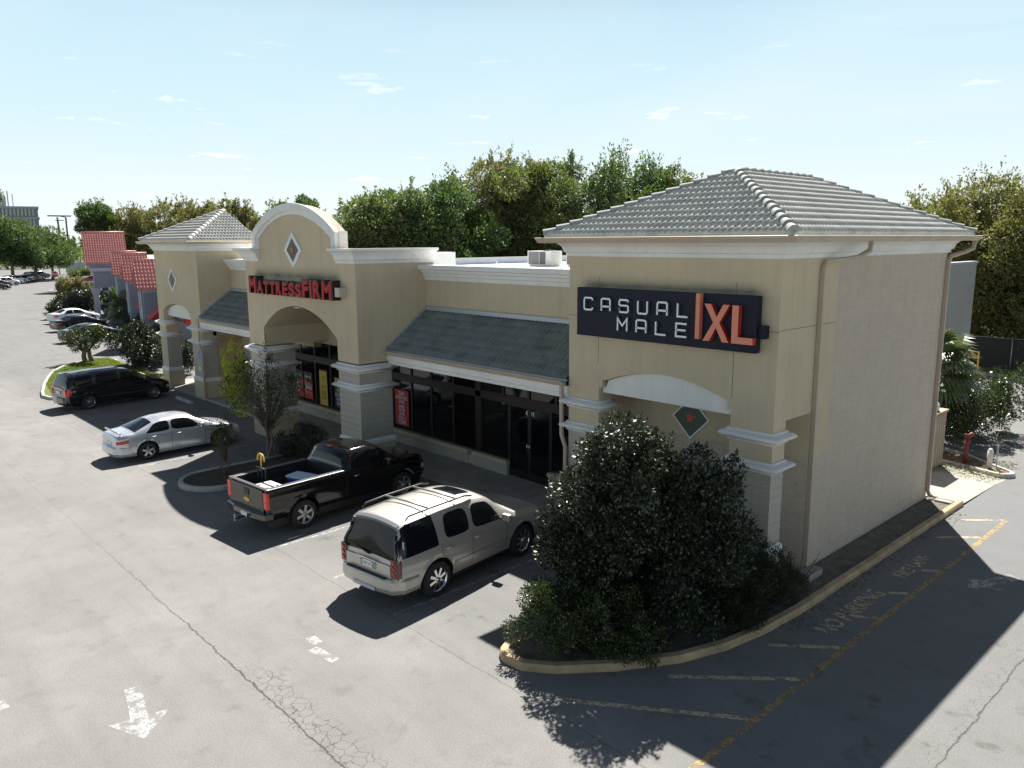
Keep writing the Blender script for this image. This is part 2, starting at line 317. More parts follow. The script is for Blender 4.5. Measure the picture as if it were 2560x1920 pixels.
def fix_normals(o):
    bm = bmesh.new(); bm.from_mesh(o.data); bmesh.ops.recalc_face_normals(bm, faces=bm.faces); bm.to_mesh(o.data); bm.free(); return o
def bevel(o, wd=.02, seg=2, ang=.6):
    m = o.modifiers.new('bevel', 'BEVEL'); m.width = wd; m.segments = seg; m.limit_method = 'ANGLE'; m.angle_limit = ang; return o
def tag(o, label=None, cat=None, group=None, kind=None):
    if label: o['label'] = label
    if cat: o['category'] = cat
    if group: o['group'] = group
    if kind: o['kind'] = kind
    return o
def thing(name, label, cat, loc=(0, 0, 0), rz=0, group=None):
    o = bpy.data.objects.new(name, None); C.objects.link(o); o.location = loc; o.rotation_euler = (0, 0, rz); o.empty_display_size = .2
    return tag(o, label, cat, group)
def copy_tree(o, parent=None):
    c = o.copy(); C.objects.link(c)
    if parent is not None: c.parent = parent
    for ch in list(o.children): copy_tree(ch, c)
    return c
def text_mesh(name, body, size, material, parent=None, depth=.0, bold=0.0, align='CENTER', M=None, xs=1.0, spacing=1.0, line=1.0, back=None):
    # real glyph outlines from the built-in font, turned into a mesh; M maps text plane (x right, y up, z out) to the parent's space
    cu = bpy.data.curves.new(name, 'FONT'); cu.body = body; cu.size = size; cu.extrude = depth; cu.offset = bold; cu.align_x = align; cu.align_y = 'CENTER'
    cu.space_character = spacing; cu.space_line = line
    tmp = bpy.data.objects.new(name+'_tmp', cu); C.objects.link(tmp); dg = bpy.context.evaluated_depsgraph_get(); dg.update()
    me = bpy.data.meshes.new_from_object(tmp.evaluated_get(dg)); bpy.data.objects.remove(tmp); me.name = name
    me.materials.clear(); me.materials.append(material)
    if back:
        me.materials.append(back)
        for p in me.polygons: p.material_index = 0 if p.normal.z > .5 else 1
    T = (M if M is not None else Matrix()) @ Matrix.Diagonal((xs, 1, 1, 1)); me.transform(T)
    o = bpy.data.objects.new(name, me); C.objects.link(o)
    if parent is not None: o.parent = parent
    return o
def frontal(x, y, z):   # text plane facing -y
    return Matrix(((1, 0, 0, x), (0, 0, -1, y), (0, 1, 0, z), (0, 0, 0, 1)))
# ------------------------------------------------------------------ ground, road, kerbs, islands
g = MB(); g.quad((-1500, -1500, -.06), (1500, -1500, -.06), (1500, 1500, -.06), (-1500, 1500, -.06)); tag(g.build('ground', mat('ground_cover', (.10, .115, .05), 1, var=.4, vscale=.3)), kind='structure')
g = MB(); P_ = [(-330, -70), (70, -70), (70, 37.2), (-3, 37.2), (-12, 37.2), (-40, 30), (-95, 42), (-330, 120)]
g.add([(x, y, 0) for x, y in P_], [tuple(range(len(P_)))]); tag(g.build('parking_lot', ASPH), kind='structure')
KP = [(0, -.02), (0, .11), (.03, .14), (.16, .145), (.17, .10)]
def offset_prof(pr, d): return [(-o+d, z) for o, z in pr]
def arc(cx, cy, r, a0, a1, n=8): return [(cx+r*math.cos(R(a0+(a1-a0)*i/n)), cy+r*math.sin(R(a0+(a1-a0)*i/n))) for i in range(n+1)]
def island(name, outline, matk, top, label_top, closed=True, ztop=.10):
    k = MB().sweep(outline, [(0, -.02), (0, .10), (-.03, .14), (-.15, .145), (-.17, .06)], closed=closed); tag(k.build(name, matk), kind='structure')
    inner = MB(); inner.add([(x, y, ztop) for x, y in outline], [tuple(range(len(outline)))]); return inner
# outlines walked so that the outside lies on the right (counter-clockwise)
isl1 = [(-2.3, -.25), (-2.3, -5.0)]+arc(-1.85, -5.5, .48, 180, 262, 5)+[(-1.5, -5.93), (-1.0, -5.56), (-.3, -4.7), (.35, -3.6), (.68, -2.6), (.86, -1.5), (.95, -.2), (.95, 9.65), (.02, 9.65), (.02, 1.0), (.02, -.25)]
k = MB().sweep(isl1[1:-3], [(0, -.02), (0, .10), (-.03, .145), (-.16, .15), (-.18, .05)]); tag(k.build('kerb', KERBY), kind='structure')
s_ = MB(); s_.add([(x, y, .09) for x, y in isl1[:-3]+[(.02, 9.65), (.02, -.25)]], [tuple(range(len(isl1)-1))]); tag(s_.build('planting_bed', mat('sandy_bed', (.15, .135, .112), 1, bump=.8, bscale=14, var=.5, vscale=3)), kind='structure')
isl2 = [(-17.98, -1.25), (-17.98, -5.1)]+arc(-16.8, -5.15, 1.18, 180, 360, 14)+[(-15.6, -5.1), (-15.6, -1.25)]
inn = island('kerb', isl2, KERB, None, None); tag(inn.build('planting_bed', SOIL), kind='structure')
isl3 = [(-49.5, .0), (-47.3, -2.3), (-45.2, -3.35), (-43.6, -3.95), (-40.5, -4.9), (-38.2, -5.5), (-36.9, -5.75), (-36.0, -5.6), (-35.5, -5.1), (-35.3, -4.3), (-35.3, -.1)]
inn = island('kerb', isl3+[(-48.0, 1.1)], KERB, None, None); tag(inn.build('lawn_island', GRASS), kind='structure')
# sidewalk along the shop front
sw = MB(); sw.box(-36.5, -2.3, .0, 2.3, -.02, .12); sw.box(-36.5, -30.2, 2.3, 3.3, -.02, .121)
sw.box(-2.3, .0, -.24, 1.65, -.02, .118)
o = tag(sw.build('sidewalk', CONC), kind='structure')
jn = MB()
for i in range(24): x = -35.2+i*1.42; jn.box(x, x+.012, .02, 2.0, .1205, .1225)
tag(jn.build('sidewalk_joints', mat('joint_dark', (.12, .115, .1), 1)), kind='structure')
# rear apron, island by the hydrant and the fenced lane
ap = MB(); ap.add([(.0, 9.69, .05), (.93, 9.69, .05), (.96, 12.3, .01), (1.05, 13.4, .005), (-1.0, 13.8, .06), (-1.6, 13.0, .06), (-1.6, 9.4, .06)], [tuple(range(7))]); tag(ap.build('concrete_apron', CONC), kind='structure')
isl4 = [(-1.6, 13.95), (-.9, 13.85), (.5, 13.5)]+arc(.75, 13.85, .42, -90, 60, 6)+[(.2, 14.75), (-.73, 15.5), (-1.6, 15.8)]
inn = island('kerb', isl4, KERB, None, None); tag(inn.build('planting_bed', mat('leaf_litter', (.24, .17, .12), 1, bump=.8, bscale=16, var=.5, vscale=6)), kind='structure')
fk = MB().sweep([(-16, 36.2), (-5.2, 35.2), (-4.0, 34.2), (-1.5, 33.8), (6, 34.5), (16, 35.5)][::-1], [(0, -.02), (0, .12), (-.04, .15), (-.2, .15), (-.2, 0)]); tag(fk.build('kerb', KERB), kind='structure')
vb = MB(); vb.add([(x, y, .06) for x, y in [(-16, 36.3), (-5.2, 35.3), (-4.0, 34.3), (-1.5, 33.9), (6, 34.6), (16, 35.6), (30, 60), (-60, 60)]], [tuple(range(8))]); tag(vb.build('grass_verge', GRASS), kind='structure')
# ------------------------------------------------------------------ painted markings
def strip(mb, x0, y0, x1, y1, wd, z=.004):
    d = Vector((x1-x0, y1-y0)).normalized(); nx, ny = -d.y*wd/2, d.x*wd/2
    mb.quad((x0+nx, y0+ny, z), (x0-nx, y0-ny, z), (x1-nx, y1-ny, z), (x1+nx, y1+ny, z))
def marks(lines, m, wd, z=.004):
    q = MB()
    for l in lines: strip(q, *l, wd, z)
    tag(q.build('painted_marking', m), kind='structure')
marks([(x, -6.35, x-.05, -.3) for x in (-4.93, -7.42, -10.1, -12.75)], WHT, .1)
marks([(-20.3, -6.5, -20.62, -.5), (-23.4, -6.4, -23.7, -.5), (-26.4, -6.3, -26.7, -.4), (-29.4, -6.1, -29.75, -.4)], WHT, .1)
marks([(-49.8-2.75*i, -3.0+.62*i, -49.2-2.75*i, 2.0+.6*i) for i in range(12)], WHT2, .1)
marks([(2.2, -9.5, 2.2, 9.15)], YEL, .13)
marks([(-.4, -6.1, 2.12, -4.25), (.45, -4.15, 2.12, -2.55), (1.1, -1.85, 2.12, -.95), (1.72, .5, 2.12, .82), (1.78, 2.15, 2.12, 2.45), (1.85, 3.95, 2.12, 4.2), (1.3, 6.45, 2.12, 7.25), (1.3, 8.3, 2.15, 9.12)], OLDY, .12)
marks([(-7, 27.9-3*i, 7, 25.1-3*i) for i in range(4)], WHT2, .09)
def letters(body, x, y, size, m, xs=1.0):   # reads along +y, tops towards the building
    M = Matrix(((0, -1, 0, x), (1, 0, 0, y), (0, 0, 1, .006), (0, 0, 0, 1)))
    o = text_mesh('painted_lettering', body, size, m, None, 0, .012, 'CENTER', M, xs); tag(o, kind='structure')
letters('NO PARKING', 1.62, .75, .52, OLDY, .85); letters('FIRE LANE', 1.62, 4.05, .42, OLDY, .9)
def arrow(cx, cy, ang, L, m, head=.42, sh=.17, z=.004):
    q = MB(); c, s = math.cos(ang), math.sin(ang)
    pt = lambda a, b: (cx+a*c-b*s, cy+a*s+b*c, z)
    q.quad(pt(-L/2, -sh/2), pt(L*.1, -sh/2), pt(L*.1, sh/2), pt(-L/2, sh/2)); q.add([pt(L*.1, -head), pt(L/2, 0), pt(L*.1, head)], [(0, 1, 2)])
    tag(q.build('painted_arrow', m), kind='structure')
arrow(-5.0, -11.45, R(-12), 1.7, WHT2, .46, .26); arrow(3.18, 4.42, R(-112), 1.5, WHT2, .42, .3)
marks([(-5.3, -8.1, -4.95, -8.12), (-4.85, -8.3, -4.15, -8.2)], WHT2, .2)
marks([(-97.77, 5.82, -98.02, 7.72), (-85.22, 2.85, -85.43, 4.82), (-98.79, 3.3, -98.13, 4.44)], DARKP, .28)
marks([(-7.6, -13.15, -6.65, -13.05)], WHT2, .14)
# ------------------------------------------------------------------ roof tiles
def tile_plane(mb, A, B, Ct, D, course=.335, period=.16, wave=.025, step=.046, res=6, mi=0):
    A, B, Ct, D = map(Vector, (A, B, Ct, D)); u = (B-A).normalized(); W = (B-A).length
    s = (D-A); s = (s-u*s.dot(u)); H = s.length; s.normalize(); n = u.cross(s)
    if n.z < 0: n = -n
    lu = (D-A).dot(u); ru = (Ct-A).dot(u); rows = max(1, round(H/course)); ch = H/rows; du = period/res; cnt = int(W/du)+2
    for k in range(rows):
        vs = []; s0 = k*ch; s1 = min(H, s0+ch+.03)
        jit = random.uniform(-.004, .004)
        for (sv, base, amp) in ((s0-.005, -.03, .2), (s0, step+jit, 1.0), (s1, 0.002, 1.0)):
            l = lu*sv/H; r_ = W+(ru-W)*sv/H; l, r_ = max(0, l), min(W, r_) if ru < W else r_
            for i in range(cnt):
                uu = min(max(i*du, l), max(l, r_)); ph = (i % res)/res
                h = base+amp*wave*(math.cos(2*math.pi*uu/period)) + (wave if amp == 1 else 0)
                vs.append(tuple(A+u*uu+s*sv+n*h))
        fs = []
        for r0 in (0, 1):
            for i in range(cnt-1):
                a, b = r0*cnt+i, r0*cnt+i+1
                if vs[a] == vs[b] and vs[a+cnt] == vs[b+cnt]: continue
                fs.append((a, b, b+cnt, a+cnt))
        mb.add(vs, fs, mi, True)
def caps(mb, P, Q, r=.115, seg=.36, mi=0):
    P, Q = Vector(P), Vector(Q); d = Q-P; L = d.length; d.normalize(); side = d.cross(Vector((0, 0, 1))).normalized(); nrm = side.cross(d); n = max(1, int(L/seg))
    for k in range(n):
        a = P+d*(L*k/n); b = P+d*(L*(k+1)/n+.05); vs = []
        for c_, rr, lift in ((a, r*1.12, .035), (b, r*.86, .0)):
            for i in range(9):
                t = math.pi*i/8; vs.append(tuple(c_+side*rr*math.cos(t)+nrm*(rr*.95*math.sin(t)+lift-.02)))
        m0 = len(vs); vs.append(tuple(a-nrm*.03))
        mb.add(vs, [(i, i+1, i+10, i+9) for i in range(8)], mi, True); mb.add([vs[i] for i in range(9)]+[vs[m0]], [(i+1, i, 9) for i in range(8)], mi)
GUTP = [(-.02, -.13), (.07, -.13), (.12, -.05), (.14, .0), (.12, .012), (.10, -.02), (-.01, -.03)]
def gutter(path, z, out, parent, closed=False, name='gutter'):
    return MB().sweep(path, [(out+o, z+q) for o, q in GUTP], closed=closed).build(name, GUT, parent)
CORN = [(.0, -.44), (.05, -.44), (.06, -.36), (.11, -.33), (.15, -.20), (.26, -.10), (.36, -.07), (.37, .0), (.0, .0)]
BAND = lambda z0, z1: [(.0, z0), (.04, z0), (.05, z0+.05)]+[(.05+.14*abs(math.sin(math.pi*i/8))**.55, z0+.05+(z1-z0-.09)*i/8) for i in range(9)]+[(.05, z1-.03), (.045, z1), (.0, z1)]
def rect(x0, x1, y0, y1): return [(x0, y0), (x1, y0), (x1, y1), (x0, y1)]   # counter-clockwise

shop = thing('shop_building', 'tan stucco retail building with three towers, shade-toned tile awning roofs and pale block walls', 'building')
# ---- corner tower (nearest)
W1, D1, ZC = -5.86, 9.37, 7.32
def PXZ(p, q, d): return (p, d, q)
t1 = MB()
op = [(-4.82, 3.86), (-4.82, 4.04), (-4.71, 4.04), (-4.71, 4.24), (-4.60, 4.25)]
for i in range(1, 16): a = i/16; x = -4.6+3.4*a; op.append((x, 4.25+.345*math.sin(math.pi*a)**.9))
op += [(-1.18, 4.25), (-1.12, 4.24), (-1.12, 4.04), (-1.03, 4.04), (-1.03, 3.86)]
front = [(W1, 3.67)]+[(-4.82, 3.67)]+op+[(-1.03, 3.67), (0, 3.67), (0, ZC), (W1, ZC)]
t1.prism([(p, q) for p, q in front], PXZ, 0, .52)
t1.box(-.35, 0, .523, 1.66, 3.88, ZC); t1.box(W1, W1+.35, .523, 1.66, 3.67, ZC); t1.box(W1+.35, -.35, .523, 1.66, 4.75, 4.9)
t1.box(W1, 0, 1.663, 1.70, 2.76, ZC); t1.box(W1, 0, 1.70, 2.583, 2.76, ZC)
tower1 = fix_normals(t1.build('tower', STUC, shop))
bk = MB(); bk.box(W1+.003, .0, 2.586, D1, 0, ZC); bk.box(W1, .0, 1.663, 2.583, 0, 2.757); bk.build('block_wall', CMU, shop)
jl = MB()
for x in (-4.86, -1.02): jl.box(x-.008, x+.008, -.002, .01, 4.66 if x < -2 else 4.3, ZC-.5)
jl.box(W1, 0, -.0025, .01, 5.815, 5.83); jl.box(-.01, .0025, 0, 2.58, 5.84, 5.853); jl.build('control_joint', mat('joint_brown', (.22, .18, .12), 1), tower1)  # control joints are thin dark brown strips
def pier(x0, x1, y0, y1, mid, parent, top=3.67, lower=CMUP):
    p = MB(); p.box(x0-.04, x1+.04, y0-.04, y1+.04, 0, .94)
    o = p.build('pier', STUC, parent)
    q = MB(); q.box(x0, x1, y0, y1, 1.12, 2.77)
    if mid is not STUC: q.box(x0, x1, y0, y1, 3.02, 3.40)
    q.build('block_facing', lower, o)
    if mid is STUC: MB().box(x0, x1, y0, y1, 3.02, 3.40).build('pier_neck', STUC, o)
    tr = MB(); rc = rect(x0, x1, y0, y1)
    tr.sweep(rc, [(0, .94), (.055, .94), (.055, 1.05), (.03, 1.10), (.0, 1.125)], closed=True); b1 = tr.build('base_trim', TRIM, o)
    for z0, z1 in ((2.77, 3.02), (3.40, 3.67)):
        m = MB().sweep(rc, BAND(z0, z1), closed=True); m.smooth = [True]*len(m.smooth); m.box(x0+.001, x1-.001, y0+.001, y1-.001, z0, z1); m.build('band_moulding', TRIM, o)
    return o
pier(W1, -4.82, 0, .52, STUC, tower1); pier(-1.03, 0, 0, .52, STUC, tower1)
ip = [(-4.79, 3.90)]+[(-1.06, 3.90), (-1.06, 4.06), (-1.15, 4.06)]+[(-1.2-3.4*a/16, 4.235+.35*math.sin(math.pi*a/16)**.9) for a in range(0, 17)]+[(-4.69, 4.06), (-4.79, 4.06)]
fix_normals(MB().prism(ip, PXZ, .12, .30).build('arch_panel', TRIM, tower1))
fix_normals(MB().sweep(rect(W1, 0, 0, D1), [(o, ZC+.44+z) for o, z in CORN], closed=True).build('cornice', TRIM, tower1))
sf = MB(); sf.box(-6.45, .6, -.6, 9.98, 7.735, 7.765); sf.build('soffit', TRIM, tower1)
gx0, gx1, gy0, gy1, GZ = -6.34, .50, -.53, 9.95, 7.78
gutter(rect(gx0, gx1, gy0, gy1), GZ, .0, tower1, True)
fl = MB().sweep(rect(gx0+.06, gx1-.06, gy0+.06, gy1-.06), [(0, 7.75), (.01, 7.84), (-.03, 7.86), (-.05, 7.80)], closed=True); fl.build('flashing', FLASH, tower1)
ex0, ex1, ey0, ey1, EZ, AZ = -6.30, .46, -.49, 9.91, 7.83, 9.40
AX = (ex0+ex1)/2; AY0, AY1 = 2.92, 6.67
rf = MB(); A1, A2 = (AX, AY0, AZ), (AX, AY1, AZ)
tile_plane(rf, (ex0, ey0, EZ), (ex1, ey0, EZ), A1, A1); tile_plane(rf, (ex1, ey0, EZ), (ex1, ey1, EZ), A2, A1)
tile_plane(rf, (ex1, ey1, EZ), (ex0, ey1, EZ), A2, A2, res=3); tile_plane(rf, (ex0, ey1, EZ), (ex0, ey0, EZ), A1, A2, res=3)
roof1 = rf.build('roof', TILE, tower1)
cp = MB()
for P, Q in (((ex0, ey0, EZ+.03), A1), ((ex1, ey0, EZ+.03), A1), ((ex1, ey1, EZ+.03), A2), ((ex0, ey1, EZ+.03), A2), (A2, A1)): caps(cp, P, Q)
cp.build('ridge_cap', CAPT, roof1)
def downspout(pts, parent, r=(.10, .075)):
    return MB().rtube(pts, *r).build('downspout', GUT, parent)
downspout([(.56, 2.86, 7.66), (.56, 2.80, 7.46), (.42, 2.62, 7.33), (.09, 1.72, 7.22), (.06, 1.68, 7.05), (.06, 1.72, .30), (.12, 1.72, .14), (.3, 1.78, .11)], tower1)
downspout([(.52, 9.85, 7.66), (.50, 9.80, 7.44), (.38, 9.6, 7.34), (.09, 9.36, 7.22), (.06, 9.30, 7.05), (.06, 9.30, .35), (.12, 9.32, .2), (.36, 9.45, .12)], tower1)
def medallion(cx, cz, hw, hh, y, parent, border=.16):
    fo = [(0, -1), (1, 0), (0, 1), (-1, 0)]
    m = MB(); o_ = [(cx+a*hw, cz+b*hh) for a, b in fo]; m.prism(o_, PXZ, y-.05, y+.03)
    ob = m.build('medallion', TRIM, parent); k = 1-border/hw*1.05
    i_ = [(cx+a*hw*k, cz+b*hh*k) for a, b in fo]; fix_normals(MB().prism(i_, PXZ, y-.056, y-.02).build('medallion_tile', mat('dark_green_tile', (.035, .075, .055), .35, var=.35, vscale=14), ob))
    f = MB()
    for i in range(5):
        a = R(90+72*i); f.prism([(cx+.05*math.cos(a+d)*(1 if d else 0)+(hw*.33*math.cos(a) if not d else 0), cz+.05*math.sin(a+d)*(1 if d else 0)+(hw*.33*math.sin(a) if not d else 0)) for d in (-1.2, 0, 1.2)], PXZ, y-.066, y-.05)
    f.prism([(cx+hw*.17*math.cos(R(a)), cz+hw*.17*math.sin(R(a))) for a in range(0, 360, 45)], PXZ, y-.07, y-.05)
    f.build('medallion_flower', mat('red_glazed_tile', (.45, .06, .035), .4), ob); fix_normals(ob); return ob
medallion(-3.14, 3.26, .56, .56, 1.66, tower1, .06)

# ---- middle tower (mattress shop entrance)
X2L, X2R, Y2, Z2 = -22.25, -14.18, -1.196, 7.0
t2 = MB(); R2 = (2.74**2+.98**2)/(2*.98); cx2 = -18.23
vault = [(cx2+R2*math.sin(a), 5.42-R2+R2*math.cos(a)) for a in [math.asin(2.74/R2)*(1-2*i/20) for i in range(21)]]   # right to left
half = 2.97; cxg = -18.14; Rg = (half**2+.98**2)/(2*.98)
gab = [(cxg+Rg*math.sin(a), 8.98-Rg+Rg*math.cos(a)) for a in [math.asin(half/Rg)*(1-2*i/24) for i in range(25)]]
front = [(X2L, 3.72), (-20.98, 3.72)]+[(p, q) for p, q in reversed(vault)]+[(-15.48, 3.72), (X2R, 3.72), (X2R, Z2+.45), (cxg+half, Z2+.45)]+gab+[(cxg-half, Z2+.45), (X2L, Z2+.45)]
t2.prism(front, PXZ, Y2, Y2+.3)
bodyp = [(X2L, 3.72), (-20.98, 3.72)]+[(p, q) for p, q in reversed(vault)]+[(-15.48, 3.72), (X2R, 3.72), (X2R, Z2+.40), (X2L, Z2+.40)]
t2.prism(bodyp, PXZ, Y2+.303, 1.62); t2.box(X2L, X2R, 1.63, 1.95, 3.5, Z2+.4)

tower2 = fix_normals(t2.build('tower', STUC, shop))
for a, b in ((X2L, -20.98), (-15.48, X2R)): pier(a, b, Y2, .083, CMUP, tower2)
# arched white gable trim
outer = [(cxg+(half+.10)*1.0, 7.46)]+[(cxg+(Rg+.1)*math.sin(a), 8.98-Rg+(Rg+.1)*math.cos(a)) for a in [math.asin(min(1, (half+.10)/(Rg+.1)))*(1-2*i/24) for i in range(25)]]+[(cxg-(half+.10), 7.46)]
def ring(off_in, off_out, y0, y1):
    hi, ho = half+off_in, half+off_out; ri, ro = Rg+off_in, Rg+off_out; m = MB()
    o_ = [(cxg+ho, 7.46)]+[(cxg+ro*math.sin(a), 8.98-Rg+ro*math.cos(a)) for a in [math.asin(ho/ro)*(1-2*i/24) for i in range(25)]]+[(cxg-ho, 7.46)]
    i_ = [(cxg+hi, 7.46)]+[(cxg+ri*math.sin(a), 8.98-Rg+ri*math.cos(a)) for a in [math.asin(hi/ri)*(1-2*i/24) for i in range(25)]]+[(cxg-hi, 7.46)]
    for k in range(len(o_)-1):
        m.prism([i_[k], o_[k], o_[k+1], i_[k+1]], PXZ, y0, y1)
    return m
m = ring(-.30, .06, Y2-.10, Y2-.001); m2 = ring(-.18, .09, Y2-.17, Y2-.102); m.v2 = None
a = MB(); a.add(m.v, m.f); a.add(m2.v, m2.f); fix_normals(a.build('gable_trim', TRIM, tower2))
a = ring(.0, .035, Y2-.0, Y2+.32); fix_normals(a.build('gable_coping', mat('sandy_coping', (.52, .41, .31), .9, var=.2), tower2))
for a_, b_ in ((cxg+half-.02, cxg+half+.10), (cxg-half-.10, cxg-half+.02)): MB().box(a_, b_, Y2+.002, Y2+.32, 7.47, 8.06).build('gable_end', TRIM, tower2)
C2 = [(o, Z2+.5+z*1.12) for o, z in CORN]
fix_normals(MB().sweep([(-15.30, Y2), (X2R, Y2), (X2R, 1.95)], C2).build('cornice', TRIM, tower2)); fix_normals(MB().sweep([(X2L, 1.95), (X2L, Y2), (-20.98, Y2)], C2).build('cornice', TRIM, tower2))
medallion(-18.22, 7.43, .64, .64, Y2, tower2, .20)
MB().box(-14.9, -14.2, 1.98, 3.0, 6.2, 7.33).build('parapet_return', MEMB, tower2)
MB().box(-15.03, -14.75, Y2-.28, Y2-.004, 5.92, 6.22).build('junction_box', mat('beige_box', (.5, .47, .4), .6), tower2)
MB().box(-19.0, -18.6, -.9, -.5, 5.30, 5.33).build('ceiling_light', WHITE, tower2)

# ---- far tower
X3L, X3R = -35.9, -30.2
t3 = MB(); sp3 = 3.86
op3 = [(-31.5, 3.72), (-31.5, sp3)]+[(-33.35+1.85*math.cos(a), 4.05+.56*math.sin(a)) for a in [math.pi*i/16 for i in range(17)]]+[(-35.2, sp3), (-35.2, 3.72)]
t3.prism([(X3L, 3.67), (-35.2, 3.67)]+list(reversed(op3))+[(-31.5, 3.67), (X3R, 3.67), (X3R, ZC), (X3L, ZC)], PXZ, 0, .55)
t3.box(X3L, X3R, .553, 2.95, 5.0, ZC); t3.box(X3R-.3, X3R, .553, 2.95, 3.2, 5.0); t3.box(X3L, X3L+.3, .553, 2.95, 3.67, 5.0)
tower3 = fix_normals(t3.build('tower', STUC, shop))
for a, b in ((X3L, -35.0), (-31.5, X3R)): pier(a, b, 0, .72, STUC, tower3)
MB().box(X3L, -34.2, 2.3, 2.59, 0, 5.2).build('side_wall', STUC, tower3)
MB().box(-34.2, -30.25, 2.6, 2.95, 0, 5).build('niche_wall', STUC, tower3)
nw = MB(); nw.box(-31.9, X3R+.02, .74, 2.95, 0, 3.19); nw.build('block_wall', CMUN, tower3)
ip = [(-35.15, 3.9), (-31.55, 3.86)]+[(-33.35+1.83*math.cos(a), 4.03+.55*math.sin(a)) for a in [math.pi*i/16 for i in range(17)]]
fix_normals(MB().prism(ip, PXZ, .25, .38).build('arch_panel', TRIM, tower3))
MB().box(-34.6, -32.6, .8, .86, 3.45, 3.95).build('awning', mat('red_awning', (.62, .03, .03), .7), tower3)
fix_normals(MB().sweep([(X3R, 2.95), (X3R, 0), (X3L, 0), (X3L, 2.95)][::-1], [(o, ZC+.44+z) for o, z in CORN]).build('cornice', TRIM, tower3))
g3x0, g3x1, g3y0, g3y1 = -36.42, -29.68, -.53, 3.1
gutter([(g3x0, g3y1), (g3x0, g3y0), (g3x1, g3y0), (g3x1, g3y1)], GZ, .0, tower3)
MB().box(g3x0-.03, g3x1+.03, g3y0-.03, 2.95, 7.735, 7.765).build('soffit', TRIM, tower3)
r3 = MB(); e0, e1, f0, f1 = g3x0+.04, g3x1-.04, g3y0+.04, g3y1; A3 = ((e0+e1)/2, 2.75, 9.38)
tile_plane(r3, (e0, f0, EZ), (e1, f0, EZ), A3, A3, res=4); tile_plane(r3, (e1, f0, EZ), (e1, f1, EZ), A3, A3, res=4); tile_plane(r3, (e0, f1, EZ), (e0, f0, EZ), A3, A3, res=3)
roof3 = r3.build('roof', TILE, tower3)
cp = MB(); caps(cp, (e0, f0, EZ+.03), A3); caps(cp, (e1, f0, EZ+.03), A3); cp.build('ridge_cap', mat('pale_cap_tile', (.50, .50, .47), .85, bump=.3, var=.2), roof3)
MB().add([(e0, f1, EZ-.03), (e1, f1, EZ-.03), (A3[0], A3[1]+.05, A3[2])], [(0, 1, 2)]).build('roof_back', TRIM, roof3)
medallion(-33.46, 5.84, .62, .62, 0, tower3, .17)
MB().box(-30.85, -30.65, -.02, -.003, 2.05, 2.45).build('notice', mat('blue_notice', (.12, .28, .6), .5), tower3); MB().box(-30.85, -30.66, -.02, -.003, 1.45, 1.65).build('notice', WHITE, tower3)

# ---- linking ranges with lean-to roofs
def link(xl, xr, zr=5.42, ze=4.11, yw=1.64):
    w_ = MB(); w_.box(xl, xr, yw, yw+.4, 3.28, 6.45); wl = w_.build('wall', STUC, shop)
    fix_normals(MB().sweep([(xl, yw), (xr, yw)], [(0, 6.40), (.05, 6.40), (.06, 6.52), (.12, 6.54), (.13, 6.64), (.22, 6.66), (.24, 6.75), (.34, 6.77), (.35, 6.92), (-.4, 6.92), (-.4, 6.4)]).build('parapet_cornice', TRIM, wl))
    r = MB(); tile_plane(r, (xl+.02, -.06, ze), (xr-.02, -.06, ze), (xr-.02, yw-.02, zr-.12), (xl+.02, yw-.02, zr-.12), course=.345, period=.19, wave=.042, step=.045, res=8)
    ro = r.build('lean_to_roof', TILE_SHADE, shop)
    MB().add([(xl, -.1, ze-.05), (xr, -.1, ze-.05), (xr, yw, zr-.1), (xl, yw, zr-.1)], [(0, 1, 2, 3)]).build('roof_deck', BLACKP, ro)
    fl = MB(); fl.rtube([(xl, yw-.05, zr), (xr, yw-.05, zr)], .06, .13); fl.box(xl, xr, -.14, -.06, ze-.04, ze+.01)
    fl.rtube([(xl+.04, -.08, ze+.07), (xl+.04, yw-.04, zr+.02)], .07, .09)
    fl.build('flashing', FLASH, ro)
    gutter([(xl, -.10), (xr-.01, -.10)], ze-.03, .02, ro)
    fix_normals(MB().sweep([(xl, .0), (xr, .0)], [(-.25, ze-.50), (.02, ze-.50), (.04, ze-.40), (.08, ze-.36), (.08, ze-.17), (-.25, ze-.17)]).build('fascia', TRIM, ro))
    MB().box(xl, xr, .1, yw+.35, ze-.5, ze-.46).build('soffit', STUC, ro)
    return wl, ro
wl1, lr1 = link(X2R, W1); wl2, lr2 = link(X3R, X2L)
downspout([(-6.02, -.12, 3.95), (-6.02, -.10, 2.62), (-5.90, -.08, 2.28), (-5.90, -.08, .15)], lr1, (.09, .07)); downspout([(-30.30, -.12, 3.95), (-30.30, -.12, 2.75), (-30.12, -.10, 2.35), (-30.12, -.10, .15)], lr2, (.09, .07))
# ---- storefront glazing at y = 2
YS = 2.0
def knee(x0, x1):
    k = MB(); k.box(x0, x1, YS-.14, YS+.1, .12, .50); o = k.build('knee_wall', CMUP, shop); MB().box(x0-.01, x1+.01, YS-.20, YS+.1, .50, .62).build('sill', STUC, o)
for a, b in ((-17.2, -12.3), (-12.05, -10.32), (-8.42, -5.9), (-22.6, -17.2), (-25.0, -22.6)): knee(a, b)
MB().box(-12.3, -12.05, YS-.1, YS+.1, .12, .45).build('knee_wall', STUC, shop)
def window(x0, x1, z0, z1, parent):
    f = MB(); t = .05
    f.box(x0, x1, YS-.04, YS+.04, z0, z0+t); f.box(x0, x1, YS-.04, YS+.04, z1-t, z1); f.box(x0, x0+t, YS-.04, YS+.04, z0+t, z1-t); f.box(x1-t, x1, YS-.04, YS+.04, z0+t, z1-t)
    o = f.build('window', FRAME, parent); MB().box(x0+t, x1-t, YS-.004, YS+.004, z0+t, z1-t).build('pane', GLASS, o); return o
